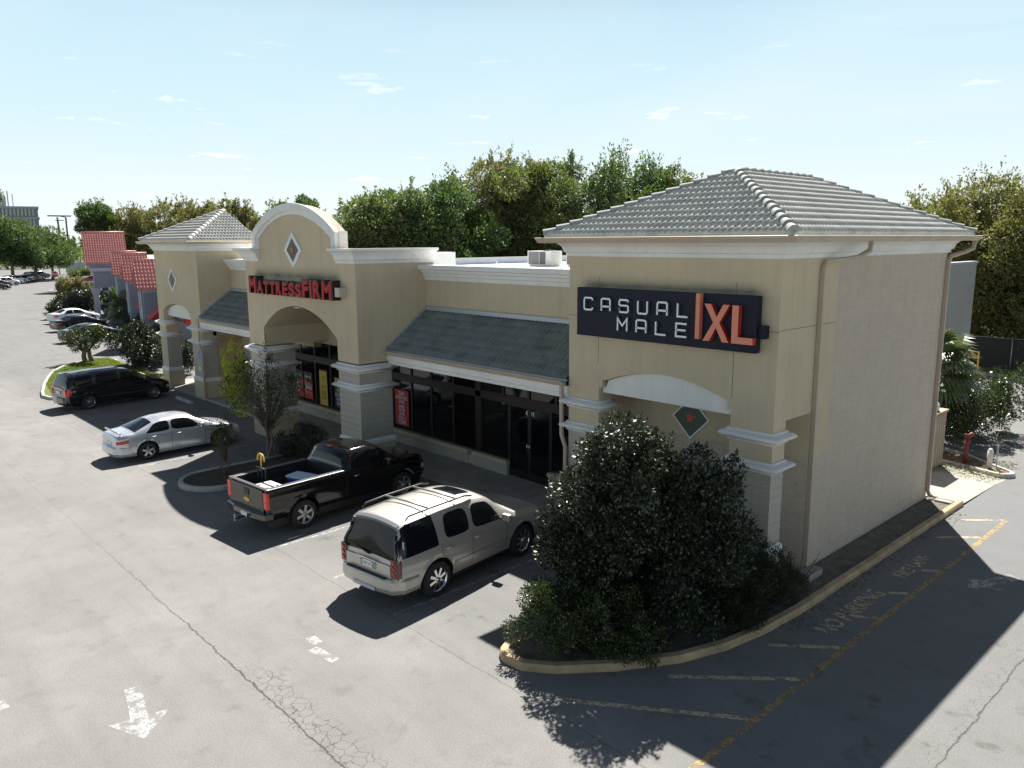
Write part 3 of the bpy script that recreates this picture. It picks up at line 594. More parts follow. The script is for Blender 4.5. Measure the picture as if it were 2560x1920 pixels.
xs = [-25.2, -24.1, -22.85, -21.55, -20.3, -19.0, -17.75, -16.9, -15.68, -14.47, -13.2, -11.95]
for a, b in zip(xs, xs[1:]):
    window(a, b, .62, 2.56, shop); window(a, b, 2.74, 3.62, shop)
for a, b in zip([-11.7, -10.6, -9.4, -8.2], [-10.6, -9.4, -8.2, -5.95]): window(a, b, 2.74, 3.62, shop)
window(-11.7, -10.32, .62, 2.56, shop); window(-8.42, -5.95, .62, 2.56, shop)
tr = MB(); tr.box(-25.2, -5.9, YS-.06, YS+.05, 2.56, 2.74); tr.box(-11.95, -11.7, YS-.06, YS+.05, .62, 3.62); tr.box(-25.2, -5.9, YS-.05, YS+.05, 3.62, 3.70); tr.build('transom', FRAME, shop)
for x0 in (-10.32, -9.37):
    f = MB(); x1 = x0+.95; f.box(x0, x0+.08, YS-.03, YS+.03, .12, 2.56); f.box(x1-.08, x1, YS-.03, YS+.03, .12, 2.56); f.box(x0+.08, x1-.08, YS-.03, YS+.03, .12, .35); f.box(x0+.08, x1-.08, YS-.03, YS+.03, 2.46, 2.56)
    d = f.build('door', FRAME, shop); MB().box(x0+.08, x1-.08, YS-.004, YS+.004, .35, 2.46).build('pane', GLASS, d)
    hx = x1-.05 if x0 < -10 else x0+.05; MB().tube([(hx, YS-.03, 1.05), (hx, YS-.09, 1.07), (hx, YS-.09, 1.33), (hx, YS-.03, 1.35)], .012, 6).build('door_handle', CHROME, d)
text_mesh('street_number', '6501', .2, mat('white_vinyl', (.7, .7, .7), .5), shop, 0, .006, 'CENTER', frontal(-9.35, YS-.012, 2.32))
# far shop door bay beside the far tower
dk = MB(); dk.box(-27.6, -25.2, YS, YS+.05, .12, 3.62); dk.build('window', FRAME, shop); MB().box(-30.2, -27.6, YS, YS+.2, .12, 3.62).build('block_wall', CMUP, shop)
# dark interior shell, side closing walls, roof deck and parapets
MB().box(-34, -5.9, 2.06, 2.4, .0, 6.2).build('back_lining', BLACKP, shop)
rd = MB(); rd.box(-29.8, W1-.01, 2.05, 9.38, 5.9, 6.3); rd.box(-29.8, -5.8, 9.383, 30.1, 5.9, 6.302); rd.build('flat_roof', MEMB, shop)
pw = MB(); pw.box(-29.6, -29.2, 3.2, 30.1, 6.303, 6.66); pw.box(-29.2, -5.8, 29.8, 30.1, 6.303, 6.45); pw.build('parapet', NEIT, shop)
cpg = MB(); cpg.box(-29.64, -29.16, 3.2, 30.1, 6.662, 6.70); cpg.build('coping', mat('weathered_coping', (.4, .4, .4), .6), shop)
bw = MB(); bw.box(-36, -5.5, 9.39, 30.4, 0, 5.89); bw.box(-5.79, -5.5, 9.39, 30.4, 5.893, 6.45); bw.box(-36, -30, 3, 9.38, 0, 6.0); bw.build('rear_wall', GREYW, shop)
MB().box(-5.84, -5.44, 9.39, 30.45, 6.453, 6.56).build('coping', FLASH, shop)
# ------------------------------------------------------------------ roof-top units
def hvac(x, y, rz, label, sc=1.0):
    t = thing('rooftop_air_unit', label, 'air conditioner', (x, y, 6.302), rz, 'air units on the white roof')
    m = MB(); m.box(-.9, .9, -.45, .45, .08, .86); m.box(-.8, .8, -.4, .4, 0, .08); m.build('casing', mat('unit_casing', (.70, .70, .66), .5, var=.1), t)
    l = MB(); l.box(-.82, -.02, -.465, -.452, .13, .80)
    for i in range(12): l.box(-.80, -.04, -.475, -.466, .15+i*.054, .17+i*.054)
    l.build('coil_grille', mat('coil_grille', (.23, .22, .24), .6), t); l = MB(); l.box(.05, .5, -.465, -.452, .13, .80); l.build('filter_door', mat('dark_filter', (.12, .12, .13), .6), t)
    MB().cyl((.3, 0, .88), (0, 0, 1), .3, .05, 18).build('fan_guard', BLACKP, t); t.scale = (sc,)*3; return t
hvac(-23.1, 16.6, .0, 'white rooftop air unit with one wide grey grille and one narrow dark panel')
hvac(-20.9, 17.4, .0, 'plain white rooftop unit partly hidden behind the corner tower eave')
t = thing('roof_vent_pipe', 'short white vent pipe standing alone on the white flat roof', 'vent pipe', (-26.0, 15.6, 6.30)); MB().cyl((0, 0, .15), (0, 0, 1), .045, .3, 10).build('pipe', WHITE, t)
# ------------------------------------------------------------------ shop signs
NAVY = mat('navy_sign_panel', (.010, .012, .028), .55, spec=.25); CORAL = mat('coral_face', (.74, .25, .155), .45); CORALS = mat('coral_return', (.50, .035, .022), .4); LB0 = mat('letter_side', (.10, .11, .14), .5); LWHITE = mat('letter_white', (.80, .83, .86), .4)
sg = thing('shop_sign', 'dark navy sign with white CASUAL MALE letters and coral XL on the corner tower', 'sign', (0, 0, 0))
p_ = MB(); p_.box(-5.35, -.36, -.27, -.08, 5.37, 6.565); bevel(p_.build('sign_panel', NAVY, sg), .008)
MB().box(-.35, -.2, -.2, -.03, 5.68, 5.95).build('transformer_box', NAVY, sg)
mt = MB(); [mt.box(x-.05, x+.05, -.08, -.001, 5.5, 6.4) for x in (-4.8, -3, -1)]; mt.build('bracket', BLACKP, sg)
def strokes(mb, segs, x, z, wd, hg, y0, y1, th):
    # letter strokes given in unit box, drawn as flat ribbons with rounded joints
    for pl in segs:
        P = [(x+a*wd, z+b*hg) for a, b in pl]; L = []; Rr = []
        n = len(P)
        for i in range(n):
            a = Vector(P[i])-Vector(P[i-1]) if i else Vector(P[1])-Vector(P[0]); b = Vector(P[i+1])-Vector(P[i]) if i < n-1 else a
            a, b = a.normalized(), b.normalized(); na, nb = Vector((-a.y, a.x)), Vector((-b.y, b.x)); m_ = (na+nb).normalized(); k = 1/max(.4, m_.dot(na))
            L.append(Vector(P[i])+m_*k*th/2); Rr.append(Vector(P[i])-m_*k*th/2)
        for i in range(n-1): mb.prism([tuple(Rr[i]), tuple(Rr[i+1]), tuple(L[i+1]), tuple(L[i])], PXZ, y0, y1, 0, 1)
def rc(cx, cy, r, a0, a1, asp): return [(cx+r*math.cos(R(a0+(a1-a0)*i/4)), cy+r*asp*math.sin(R(a0+(a1-a0)*i/4))) for i in range(5)]
k_ = 1.15; q = .16
G = {
 'C': [[(1, .80)]+rc(1-q, 1-q*k_, q, 0, 90, k_)+rc(q, 1-q*k_, q, 90, 180, k_)+rc(q, q*k_, q, 180, 270, k_)+rc(1-q, q*k_, q, 270, 360, k_)+[(1, .20)]],
 'A': [[(0, 0)]+rc(q, 1-q*k_, q, 180, 90, k_)+rc(1-q, 1-q*k_, q, 90, 0, k_)+[(1, 0)], [(0, .36), (1, .36)]],
 'S': [[(1, .84)]+rc(1-q, 1-q*k_, q, 10, 90, k_)+rc(q, 1-q*k_, q, 90, 180, k_)+rc(q, .54+q*.6, q, 180, 270, .6)+rc(1-q, .54-q*.6, q, 90, 0, .6)+rc(1-q, q*k_, q, 0, -90, k_)+rc(q, q*k_, q, 270, 180, k_)+[(0, .18)]],
 'U': [[(0, 1)]+rc(q, q*k_, q, 180, 270, k_)+rc(1-q, q*k_, q, 270, 360, k_)+[(1, 1)]],
 'L': [[(0, 1), (0, 0), (1, 0)]], 'E': [[(1, 1), (0, 1), (0, 0), (1, 0)], [(0, .5), (.92, .5)]],
 'M': [[(0, 0), (0, 1), (.5, .42), (1, 1), (1, 0)]]}
def word(wd, xs, z, h, lw, name):
    for ch, x in zip(wd, xs):
        mb = MB(); strokes(mb, G[ch], x, z, lw, h, -.34, -.27, .044); fix_normals(mb.build('letter', [LWHITE, LB0], sg))
word('CASUAL', [-5.05+.555*i for i in range(6)], 6.03, .29, .27, 'w'); word('MALE', [-3.98+.56*i for i in range(4)], 5.585, .29, .28, 'w')
mb = MB(); mb.box(-1.76, -1.66, -.40, -.27, 5.58, 6.57); mb.build('bar', [CORAL], sg)
def ext_letter(poly):
    mb = MB(); mb.prism(poly, PXZ, -.40, -.27, 0, 1); o = fix_normals(mb.build('letter', [CORAL, CORALS], sg)); return o
ext_letter([(-1.56, 5.56), (-1.40, 5.56), (-1.24, 5.86), (-1.08, 5.56), (-.92, 5.56), (-1.16, 5.97), (-.93, 6.36), (-1.08, 6.36), (-1.23, 6.09), (-1.38, 6.36), (-1.54, 6.36), (-1.31, 5.97)])
ext_letter([(-.86, 5.56), (-.36, 5.56), (-.36, 5.70), (-.71, 5.70), (-.71, 6.36), (-.86, 6.36)])
ms = thing('shop_sign', 'red MATTRESSFIRM channel letters with deep black returns over the middle tower arch', 'sign', (0, 0, 0))
LR = mat('red_letter_face', (.40, .008, .012), .5, spec=.25); LB = mat('black_letter_return', (.012, .012, .014), .5)
def mletter(ch, x0, x1, z0, z1):
    M = frontal(0, 0, 0)
    o = text_mesh('letter', ch, 1.0, LR, None, .05, .045, 'LEFT'); v = o.data.vertices
    xs_ = [a.co.x for a in v]; ys_ = [a.co.y for a in v]; ax, bx, ay, by = min(xs_), max(xs_), min(ys_), max(ys_)
    for a in v:
        px = x0+(a.co.x-ax)/(bx-ax)*(x1-x0); pz = z0+(a.co.y-ay)/(by-ay)*(z1-z0); f = a.co.z > 0
        a.co = Vector((px, (-1.52 if f else -1.32), pz))
    o.parent = ms; o.data.update()
    b = o.copy(); b.data = o.data.copy(); C.objects.link(b); b.name = 'letter_return'; b.parent = o; cx, cz = (x0+x1)/2, (z0+z1)/2
    sx = 1+.075/(x1-x0); sz = 1+.06/(z1-z0)
    for a in b.data.vertices: a.co = Vector((cx+(a.co.x-cx)*sx+.03, -1.505 if a.co.y < -1.4 else -1.215, cz+(a.co.z-cz)*sz+.02))
    b.data.materials.clear(); b.data.materials.append(LB)
x = -21.36; segs = []
for ch, wd, big in (('M', .62, 1), ('A', .48, 0), ('T', .42, 0), ('T', .42, 0), ('R', .42, 0), ('E', .40, 0), ('S', .42, 0), ('S', .42, 0), ('F', .44, 1), ('I', .18, 1), ('R', .50, 1), ('M', .66, 1)):
    mletter(ch, x, x+wd-.03, 5.80, 6.40 if big else 6.27); x += wd+.075
MB().box(-21.25, -15.3, -1.30, -1.20, 5.86, 6.22).build('raceway', LB, ms)
# ------------------------------------------------------------------ posters in the shop windows
def poster(label, x0, x1, z0, z1, bg, items, top=None):
    t = thing('window_poster', label, 'poster', (0, 0, 0), 0, 'sale posters in the shop windows'); y = YS-.06
    MB().box(x0, x1, y, y+.008, z0, z1).build('sheet', bg, t)
    if top: MB().box(x0, x1, y-.002, y-.0005, top[0], z1-.002).build('header', top[1], t)
    for body, sz, cz, m, xs_ in items: text_mesh('lettering', body, sz, m, t, 0, sz*.008, 'CENTER', frontal((x0+x1)/2, y-.004, cz), xs_, 1, .85)
PR = mat('poster_red', (.50, .03, .03), .5); PY = mat('poster_yellow', (.62, .44, .06), .5); PW = mat('poster_white', (.65, .75, .82), .5); PK = mat('poster_dark', (.05, .04, .04), .5); PNR = mat('poster_dark_red', (.35, .06, .02), .5)
poster('tall red poster reading SEMI ANNUAL SALE 0% APR in the window right of the arch', -16.74, -15.86, .78, 2.16, PR, [('SEMI\nANNUAL\nSALE', .19, 1.86, PW, 1.0), ('0%', .34, 1.44, PW, 1.0), ('APR\nFOR 5\nYEARS', .19, 1.06, PW, 1.0)])
poster('left half of the red and grey $300 gift poster behind the arch', -24.66, -23.95, .80, 2.0, PR, [('TEMP', .17, 1.78, PW, 1.0), ('$3(', .42, 1.36, PW, 1.0), ('INSTA', .15, 1.04, PW, 1)], (1.62, PK))
poster('right half of the red and grey $300 gift poster behind the arch', -23.86, -23.12, .80, 2.0, PR, [('R-PEDIC', .15, 1.78, PW, 1.0), (')00', .42, 1.36, PW, 1.0), ('NT GIFT', .15, 1.04, PW, 1)], (1.62, PK))
poster('tall yellow poster with dark red OFF lettering behind the arch', -22.47, -21.83, .70, 2.25, PY, [('SAVE\nUP TO', .10, 1.90, PNR, 1), ('QUEEN', .11, 1.50, PK, 1), ('50%\nOFF', .26, 1.14, PNR, 1)], (2.19, PNR))
poster('black and white FREE ADJUSTABLE BASE poster beside the right arch pier', -21.2, -20.45, .75, 2.05, PK, [('FREE\nADJUST\nABLE\nBASE', .22, 1.22, PW, 1)], (1.75, PY))
# ------------------------------------------------------------------ site furniture
def wheel_stop(x, y, label, rz=0):
    o = MB(); o.prism([(-.09, 0), (.09, 0), (.06, .13), (-.06, .13)], lambda p, q, d: (d, p, q), -.95, .95); ob = fix_normals(o.build('wheel_stop', KERB, None, (x, y, 0), rz)); bevel(ob, .015)
    tag(ob, label, 'wheel stop', 'concrete wheel stops along the bays')
wheel_stop(-30.9, -.85, 'pale concrete wheel stop beside the black minivan nose'); wheel_stop(-21.7, -.95, 'concrete wheel stop in front of the silver sedan'); 
en = thing('utility_enclosure', 'tan boarded utility enclosure against the back corner of the block wall', 'enclosure', (0, 0, 0))
m = MB(); m.box(-1.7, -.95, 12.3, 13.55, .05, 1.95)
for i in range(6): m.box(-.95, -.93, 12.33+i*.2, 12.49+i*.2, .08, 1.9)
m.build('body', mat('tan_boards', (.36, .29, .21), .8, var=.2), en); MB().box(-1.75, -.9, 12.25, 13.6, 1.95, 2.02).build('lid', mat('weathered_wood', (.45, .34, .22), .9, var=.3), en)
MB().cyl((-1.35, 12.9, 2.12), (1, 0, 0), .22, .6, 16).build('tank', mat('grey_blue_tank', (.3, .35, .42), .5), en)
fd = thing('fire_standpipe', 'rusty red fire standpipe with angled inlet on the rear island', 'standpipe', (-.38, 14.0, .1)); fm = mat('faded_red_pipe', (.16, .025, .022), .6, var=.3, vscale=9)
m = MB(); m.cyl((0, 0, .48), (0, 0, 1), .075, .95, 14); m.cyl((0, 0, .03), (0, 0, 1), .13, .05, 14); m.build('pipe', fm, fd); m = MB(); m.tube([(0, 0, .88), (.05, .02, 1.0), (.16, .05, 1.1)], [.07, .075, .08], 12); m.tube([(0, 0, .9), (-.05, .0, 1.0), (-.09, 0, 1.06)], [.06, .06, .06], 12); m.build('inlet', fm, fd)
bo = thing('bollard', 'white round topped bollard on the rear island', 'bollard', (.33, 14.1, .1)); m = MB(); m.cyl((0, 0, .3), (0, 0, 1), .085, .62, 16); m.tube([(0, 0, .61), (0, 0, .655), (0, 0, .68)], [.085, .065, .02], 16); m.build('post', mat('bollard_white', (.62, .62, .6), .6, var=.1), bo)
sp_ = thing('sign_plate', 'thin grey sign seen edge-on beside the white bollard', 'sign', (.52, 14.2, .1)); m = MB(); m.box(-.012, .012, -.02, .02, 0, .75); m.build('post', FLASH, sp_); MB().box(-.016, -.013, -.11, .11, .45, .78).build('plate', mat('grey_plate', (.3, .32, .34), .5), sp_)
spl = tag(MB().box(.14, .42, 1.25, 1.85, .09, .25).build('splash_block', CONC), 'pale concrete splash block under the near downspout', 'splash block'); spl2 = tag(MB().box(.30, .75, 9.2, 9.42, .09, .14).build('splash_block', CONC), 'flat concrete splash block under the far downspout', 'splash block')
cf = thing('chain_link_fence', 'chain link fence with dark screening in front of the rear trees', 'fence', (0, 0, 0))
for i, x in enumerate((-7.9, -5.4, -2.9, -.4, 2.1, 4.6, 7.1, 9.6)):
    y = 37.9-.06*i; MB().cyl((x, y, .95), (0, 0, 1), .035, 1.9, 8).build('post', mat('galvanised', (.38, .38, .36), .5, .4), cf)
MB().tube([(-7.9, 37.9, 1.88), (9.6, 37.48, 1.88)], .022, 6).build('top_rail', mat('galvanised'), cf)
MB().add([(-7.9, 37.93, .05), (9.6, 37.51, .05), (9.6, 37.51, 1.86), (-7.9, 37.93, 1.86)], [(0, 1, 2, 3)]).build('screen', mat('dark_screen', (.03, .034, .034), .9), cf)
yg = thing('yellow_barrier', 'yellow steel pipe barrier frame near the rear fence', 'barrier', (-6.2, 33.4, 0)); m = MB(); m.tube([(-.9, 0, 1.5), (.35, 0, 1.5), (.38, 0, 0)], .05, 8); m.tube([(-.9, 0, 1.15), (.35, 0, 1.15)], .04, 8); m.tube([(.05, 0, 1.5), (.05, 0, 1.15)], .03, 6); m.tube([(-.9, 0, 1.5), (-.9, 0, 0)], .05, 8); m.build('frame', mat('barrier_yellow', (.65, .38, .06), .6), yg)
st = thing('stop_sign', 'red octagonal STOP sign on a thin post by the far kerb', 'stop sign', (-138.5, 19.1, 0)); hd = math.atan2(-15-19.1, 8+138.5)
MB().cyl((0, 0, 1.4), (0, 0, 1), .04, 2.8, 8).build('post', FLASH, st)
ax = Vector((math.cos(hd), math.sin(hd), 0)); sd_ = Vector((-ax.y, ax.x, 0))
def oct_(r, d0, d1):
    vs = [tuple(ax*d+sd_*r*math.cos(R(22.5+45*i))+Vector((0, 0, 2.75+r*math.sin(R(22.5+45*i))))) for d in (d0, d1) for i in range(8)]
    return MB().add(vs, [tuple(range(8)), tuple(reversed(range(8, 16)))]+[(i, i+8, (i+1) % 8+8, (i+1) % 8) for i in range(8)])
pl = fix_normals(oct_(.53, -.05, .02).build('plate', WHITE, st)); fix_normals(oct_(.49, .021, .035).build('face', RED, pl))
Mx = Matrix(((sd_.x, 0, ax.x, ax.x*.045), (sd_.y, 0, ax.y, ax.y*.045), (0, 1, 0, 2.75), (0, 0, 0, 1))); text_mesh('lettering', 'STOP', .42, WHITE, st, 0, .012, 'CENTER', Mx, .85)
isf = [(-137.0, 18.2), (-138.5, 17.8), (-140.5, 19.0), (-141.5, 22.5), (-137.5, 21.5)][::-1]
tag(island('kerb', isf, mat('white_kerb', (.7, .7, .68), .8), None, None).build('planting_bed', SOIL), kind='structure')
# ------------------------------------------------------------------ vehicles
def lerp_pts(pts, x):
    # pts sorted by x ascending
    if x <= pts[0][0]: return pts[0][1]
    for (a, za), (b, zb) in zip(pts, pts[1:]):
        if x <= b: return za+(zb-za)*((x-a)/(b-a) if b > a else 1)
    return pts[-1][1]
class Body:
    def __init__(s, sp):
        s.sp = sp; s.top = sorted(sp['top']); s.belt = sorted(sp['belt']); s.bot = sorted(sp['bot']); s.plan = sorted(sp['plan'])
        s.x0, s.x1 = s.top[0][0], s.top[-1][0]; s.wb = sp['wb']; s.wr = sp['wr']
    def sec(s, x):
        sp = s.sp; w = lerp_pts(s.plan, x); t = lerp_pts(s.top, x); zb = lerp_pts(s.bot, x); b = min(lerp_pts(s.belt, x), t-.03)
        gh = min(1, max(0, (t-b-.05)/.42)); gh = gh*gh*(3-2*gh); re = w*(.90-sp.get('tumble', .13)*gh); zr = t-.03-.045*gh
        zr = max(zr, b+.01); return w, t, zb, b, gh, re, zr
    def pt(s, x, kind, f):
        w, t, zb, b, gh, re, zr = s.sec(x)
        if kind == 'low': z = zb+(b-zb)*f; return (x, w*(1-.09*(1-f)**3-.03*f**4-.012*math.exp(-((f-.62)/.04)**2)), z)
        if kind == 'side':
            yb = w*.97; bul = .03*math.sin(math.pi*f)*gh; return (x, yb+(re-yb)*f+bul, b+(zr-b)*f)
        return (x, re*(1-f), zr+(t-zr)*(1-(1-f)**2.2))     # top
    def normal(s, x, kind, f):
        e = .02; a = Vector(s.pt(x+e, kind, f))-Vector(s.pt(x-e, kind, f)); c = Vector(s.pt(x, kind, min(1, f+e)))-Vector(s.pt(x, kind, max(0, f-e)))
        n = a.cross(c)
        if n.length < 1e-7: return Vector((0, 0, 1))
        n.normalize(); return n if (n.y > 0 or kind == 'top' and n.z > 0) and not (kind == 'top' and n.z < 0) else -n
    def patch(s, kind, x0b, x1b, x0t, x1t, f0, f1, sgn=1, off=.006, nx=8, nf=5, corner=.0):
        vs = []
        for j in range(nf+1):
            ff = j/nf
            for i in range(nx+1):
                uu = i/nx
                if corner:   # squircle mapping rounds the corners
                    a, c_ = 2*uu-1, 2*ff-1; ca, cc = a*math.sqrt(1-corner*c_*c_*c_*c_*.5), c_*math.sqrt(1-corner*a*a*a*a*.5); U, F = (ca+1)/2, (cc+1)/2
                else: U, F = uu, ff
                xa = x0b+(x0t-x0b)*F; xb = x1b+(x1t-x1b)*F; x = xa+(xb-xa)*U; f = f0+(f1-f0)*F
                p = Vector(s.pt(x, kind, f))+s.normal(x, kind, f)*off; vs.append((p.x, p.y*sgn, p.z))
        n = nx+1; fs = [(j*n+i, j*n+i+1, (j+1)*n+i+1, (j+1)*n+i) for j in range(nf) for i in range(nx)]
        return vs, fs
    def top_patch(s, x0, x1, m0=1.0, m1=1.0, off=.006, nx=8):
        # patch across the whole roof strip from left edge to right edge; m = how far out it reaches
        vs = []; ny = 10
        for i in range(nx+1):
            x = x0+(x1-x0)*i/nx; m = m0+(m1-m0)*i/nx
            for j in range(ny+1):
                q = (2*j/ny-1)*m; p = Vector(s.pt(x, 'top', 1-abs(q))); nn = s.normal(x, 'top', min(.98, 1-abs(q))); nn = Vector((nn.x, 0, abs(nn.z))).normalized()
                p += nn*off; vs.append((p.x, p.y if q >= 0 else -p.y, p.z))
        n = ny+1; return vs, [(i*n+j, i*n+j+1, (i+1)*n+j+1, (i+1)*n+j) for i in range(nx) for j in range(ny)]
    def mesh(s, dx=.07, nl=14, skip_top=None):
        brk = sorted({round(p[0], 4) for p in s.top+s.belt+s.bot+s.plan}); xs = []
        for a, b in zip(brk, brk[1:]):
            n = max(1, math.ceil((b-a)/dx)); xs += [a+(b-a)*i/n for i in range(n)]
        xs.append(brk[-1]); cols = [('low', i/nl) for i in range(nl+1)]+[('side', i/4) for i in range(1, 5)]+[('top', i/5) for i in range(1, 6)]
        nc = len(cols); ra = s.wr*s.sp.get('arch', 1.19); m = MB()
        for sg in (1, -1):
            vs = []
            for x in xs:
                for kd, f in cols: p = s.pt(x, kd, f); vs.append([p[0], p[1]*sg, p[2]])
            low = set()
            for cx in (s.wb/2, -s.wb/2):
                for i, v in enumerate(vs):
                    if i % nc > nl: continue
                    dx_, dz = v[0]-cx, v[2]-s.wr; d = math.hypot(dx_, dz)
                    if abs(d-ra) < .045 and d > 0: v[0] = cx+dx_*ra/d; v[2] = s.wr+dz*ra/d; v[1] *= 1.012
            fs = []
            for i in range(len(xs)-1):
                for j in range(nc-1):
                    a, b, c, d = i*nc+j, (i+1)*nc+j, (i+1)*nc+j+1, i*nc+j+1
                    cx_ = sum(vs[k][0] for k in (a, b, c, d))/4; cz = sum(vs[k][2] for k in (a, b, c, d))/4
                    if j < nl and any(math.hypot(cx_-q, cz-s.wr) < ra-.012 for q in (s.wb/2, -s.wb/2)): continue
                    if skip_top and j >= nl+4 and skip_top[0] < cx_ < skip_top[1]: continue
                    fs.append((a, b, c, d) if sg < 0 else (d, c, b, a))
            m.add(vs, fs, 0, True)
            for xi in (0, len(xs)-1): m.add([vs[xi*nc+k] for k in range(nc)]+[(xs[xi], 0, vs[xi*nc][2])], [tuple(range(nc+1))], 0)
        return m
def wheel(parent, x, y, r, wd, spokes, sg, rimm, lowres=False):
    t = MB(); k = 20 if lowres else 32; pr = [(r*.66, .5), (r*.93, .5), (r*.985, .40), (r, .2), (r, -.2), (r*.985, -.4), (r*.93, -.5), (r*.6, -.5)]; vs = []
    for i in range(k):
        a = 2*math.pi*i/k
        for rr, q in pr: vs.append((rr*math.cos(a), sg*q*wd, rr*math.sin(a)))
    n = len(pr); t.add(vs, [(i*n+j, ((i+1) % k)*n+j, ((i+1) % k)*n+j+1, i*n+j+1) for i in range(k) for j in range(n-1)], 0, True)
    o = t.build('wheel', RUBBER, parent, (x, y, r))
    q = MB(); yy = sg*wd*.42; R_ = r*.68
    lip = [(R_, .5), (R_*.93, .46), (R_*.88, .30), (R_*.86, -.1)]; vs = []
    for i in range(k):
        a = 2*math.pi*i/k
        for rr, z in lip: vs.append((rr*math.cos(a), sg*z*wd, rr*math.sin(a)))
    q.add(vs, [(i*4+j, ((i+1) % k)*4+j, ((i+1) % k)*4+j+1, i*4+j+1) for i in range(k) for j in range(3)], 0, True)
    for i in range(spokes):
        a = 2*math.pi*i/spokes+.3; wdt = R_*1.5/spokes
        c_, s_ = math.cos(a), math.sin(a); P = lambda rad, off, d: (c_*rad-s_*off, sg*d*wd, s_*rad+c_*off)
        q.add([P(R_*.12, -wdt*.5, .42), P(R_*.9, -wdt*.62, .38), P(R_*.9, wdt*.62, .38), P(R_*.12, wdt*.5, .42), P(R_*.12, -wdt*.5, .30), P(R_*.9, -wdt*.62, .28), P(R_*.9, wdt*.62, .28), P(R_*.12, wdt*.5, .30)], [(0, 1, 2, 3), (0, 4, 5, 1), (2, 6, 7, 3), (3, 7, 4, 0), (1, 5, 6, 2)])
    q.cyl((0, sg*wd*.40, 0), (0, 1, 0), R_*.2, .05, 14); rm = fix_normals(q.build('rim', rimm, o))
    if not lowres: MB().cyl((0, sg*wd*.18, 0), (0, 1, 0), R_*.86, .02, 20).build('brake_disc', mat('brake_dark', (.04, .04, .045), .5, .5), o)
    return o
def car(name, label, cat, x, y, hdg, sp, paint, group=None, low=False):
    t = thing(name, label, cat, (x, y, 0), R(hdg), group); B = Body(sp); o = B.mesh(.14 if low else .07, 8 if low else 14, sp.get('bed')).build('body', paint, t)
    wv = lerp_pts(B.plan, 0); u = MB(); u.box(B.x0+.25, B.x1-.25, -wv*.8, wv*.8, .20, .42)
    ra = B.wr*1.17
    for cx in (B.wb/2, -B.wb/2):
        for sg in (1, -1):
            vs = []
            for i in range(11):
                a = math.pi*(i/10*1.1-.05); vs += [(cx+ra*math.cos(a), sg*wv*.5, B.wr+ra*math.sin(a)), (cx+ra*math.cos(a), sg*wv*.955, B.wr+ra*math.sin(a))]
            u.add(vs, [(2*i, 2*i+2, 2*i+3, 2*i+1) for i in range(10)])
            u.add([(cx-ra, sg*wv*.5, .2), (cx+ra, sg*wv*.5, .2), (cx+ra, sg*wv*.5, B.wr+ra), (cx-ra, sg*wv*.5, B.wr+ra)], [(0, 1, 2, 3)])
    u.build('underbody', BLACKP, t)
    for cx in (B.wb/2, -B.wb/2):
        for sg in (1, -1): wheel(t, cx, sg*(wv*.985-.12), B.wr, .24, sp.get('spokes', 6), sg, sp.get('rim', ALLOY), low)
    for sg in (1, -1):
        for q in sp['win']: v, f = B.patch('side', *q[:6], sgn=sg, corner=0 if low or len(q) > 6 else .5, nx=6 if low else 10, nf=4 if low else 8); MB().add(v, f, 0, True).build('side_window', CARGL, t)
    for nm, q in (('windshield', sp['ws']), ('rear_window', sp.get('rw'))):
        if q: v, f = B.top_patch(*q); MB().add(v, f, 0, True).build(nm, CARGL, t)
    if not low:
        sl = MB()
        for sg in (1, -1):
            for xs_ in sp.get('seams', []):
                v, f = B.patch('low', xs_-.006, xs_+.006, xs_-.006, xs_+.006, .06, .995, sg, .003, 1, 12); sl.add(v, f)
        if sl.v: sl.build('door_seam', BLACKP, t)
        for sg in (1, -1):
            for xs_, f_ in sp.get('handles', []):
                p = B.pt(xs_, 'low', f_); h = MB().tube([(xs_-.10, sg*(p[1]+.005), p[2]), (xs_-.08, sg*(p[1]+.04), p[2]+.005), (xs_+.08, sg*(p[1]+.04), p[2]+.01), (xs_+.10, sg*(p[1]+.005), p[2]+.008)], .014, 6); h.build('door_handle', sp.get('hmat', paint), t)
            if 'mirror' in sp:
                mx = sp['mirror']; p = B.pt(mx, 'side', .12); m_ = MB().box(-.07, .07, -.12, .12, -.085, .085); mo = m_.build('mirror', sp.get('mmat', paint), t, (mx+.02, sg*(p[1]+.17), p[2]+.07)); bevel(mo, .035, 3)
                MB().box(-.03, .03, -.10, .06, -.03, .03).build('mirror_arm', BLACKP, mo, (0, -sg*.12, -.06))
            if 'sill' in sp:
                a0, a1, f0, f1, mm = sp['sill']; v, f = B.patch('low', a0, a1, a0, a1, f0, f1, sg, .014, 10, 1); MB().add(v, f).build('side_moulding', mm, t)
    return t, B
def add_patch(t, B, name, m, kind, x0, x1, f0, f1, sg, off=.01, tilt=0):
    v, f = B.patch(kind, x0, x1, x0+tilt, x1+tilt, f0, f1, sg, off, 5, 4); return MB().add(v, f, 0, True).build(name, m, t)
def paint(name, c, metal=.0, rough=.28, coat=.9): return mat(name, c, rough, metal, .5, coat)
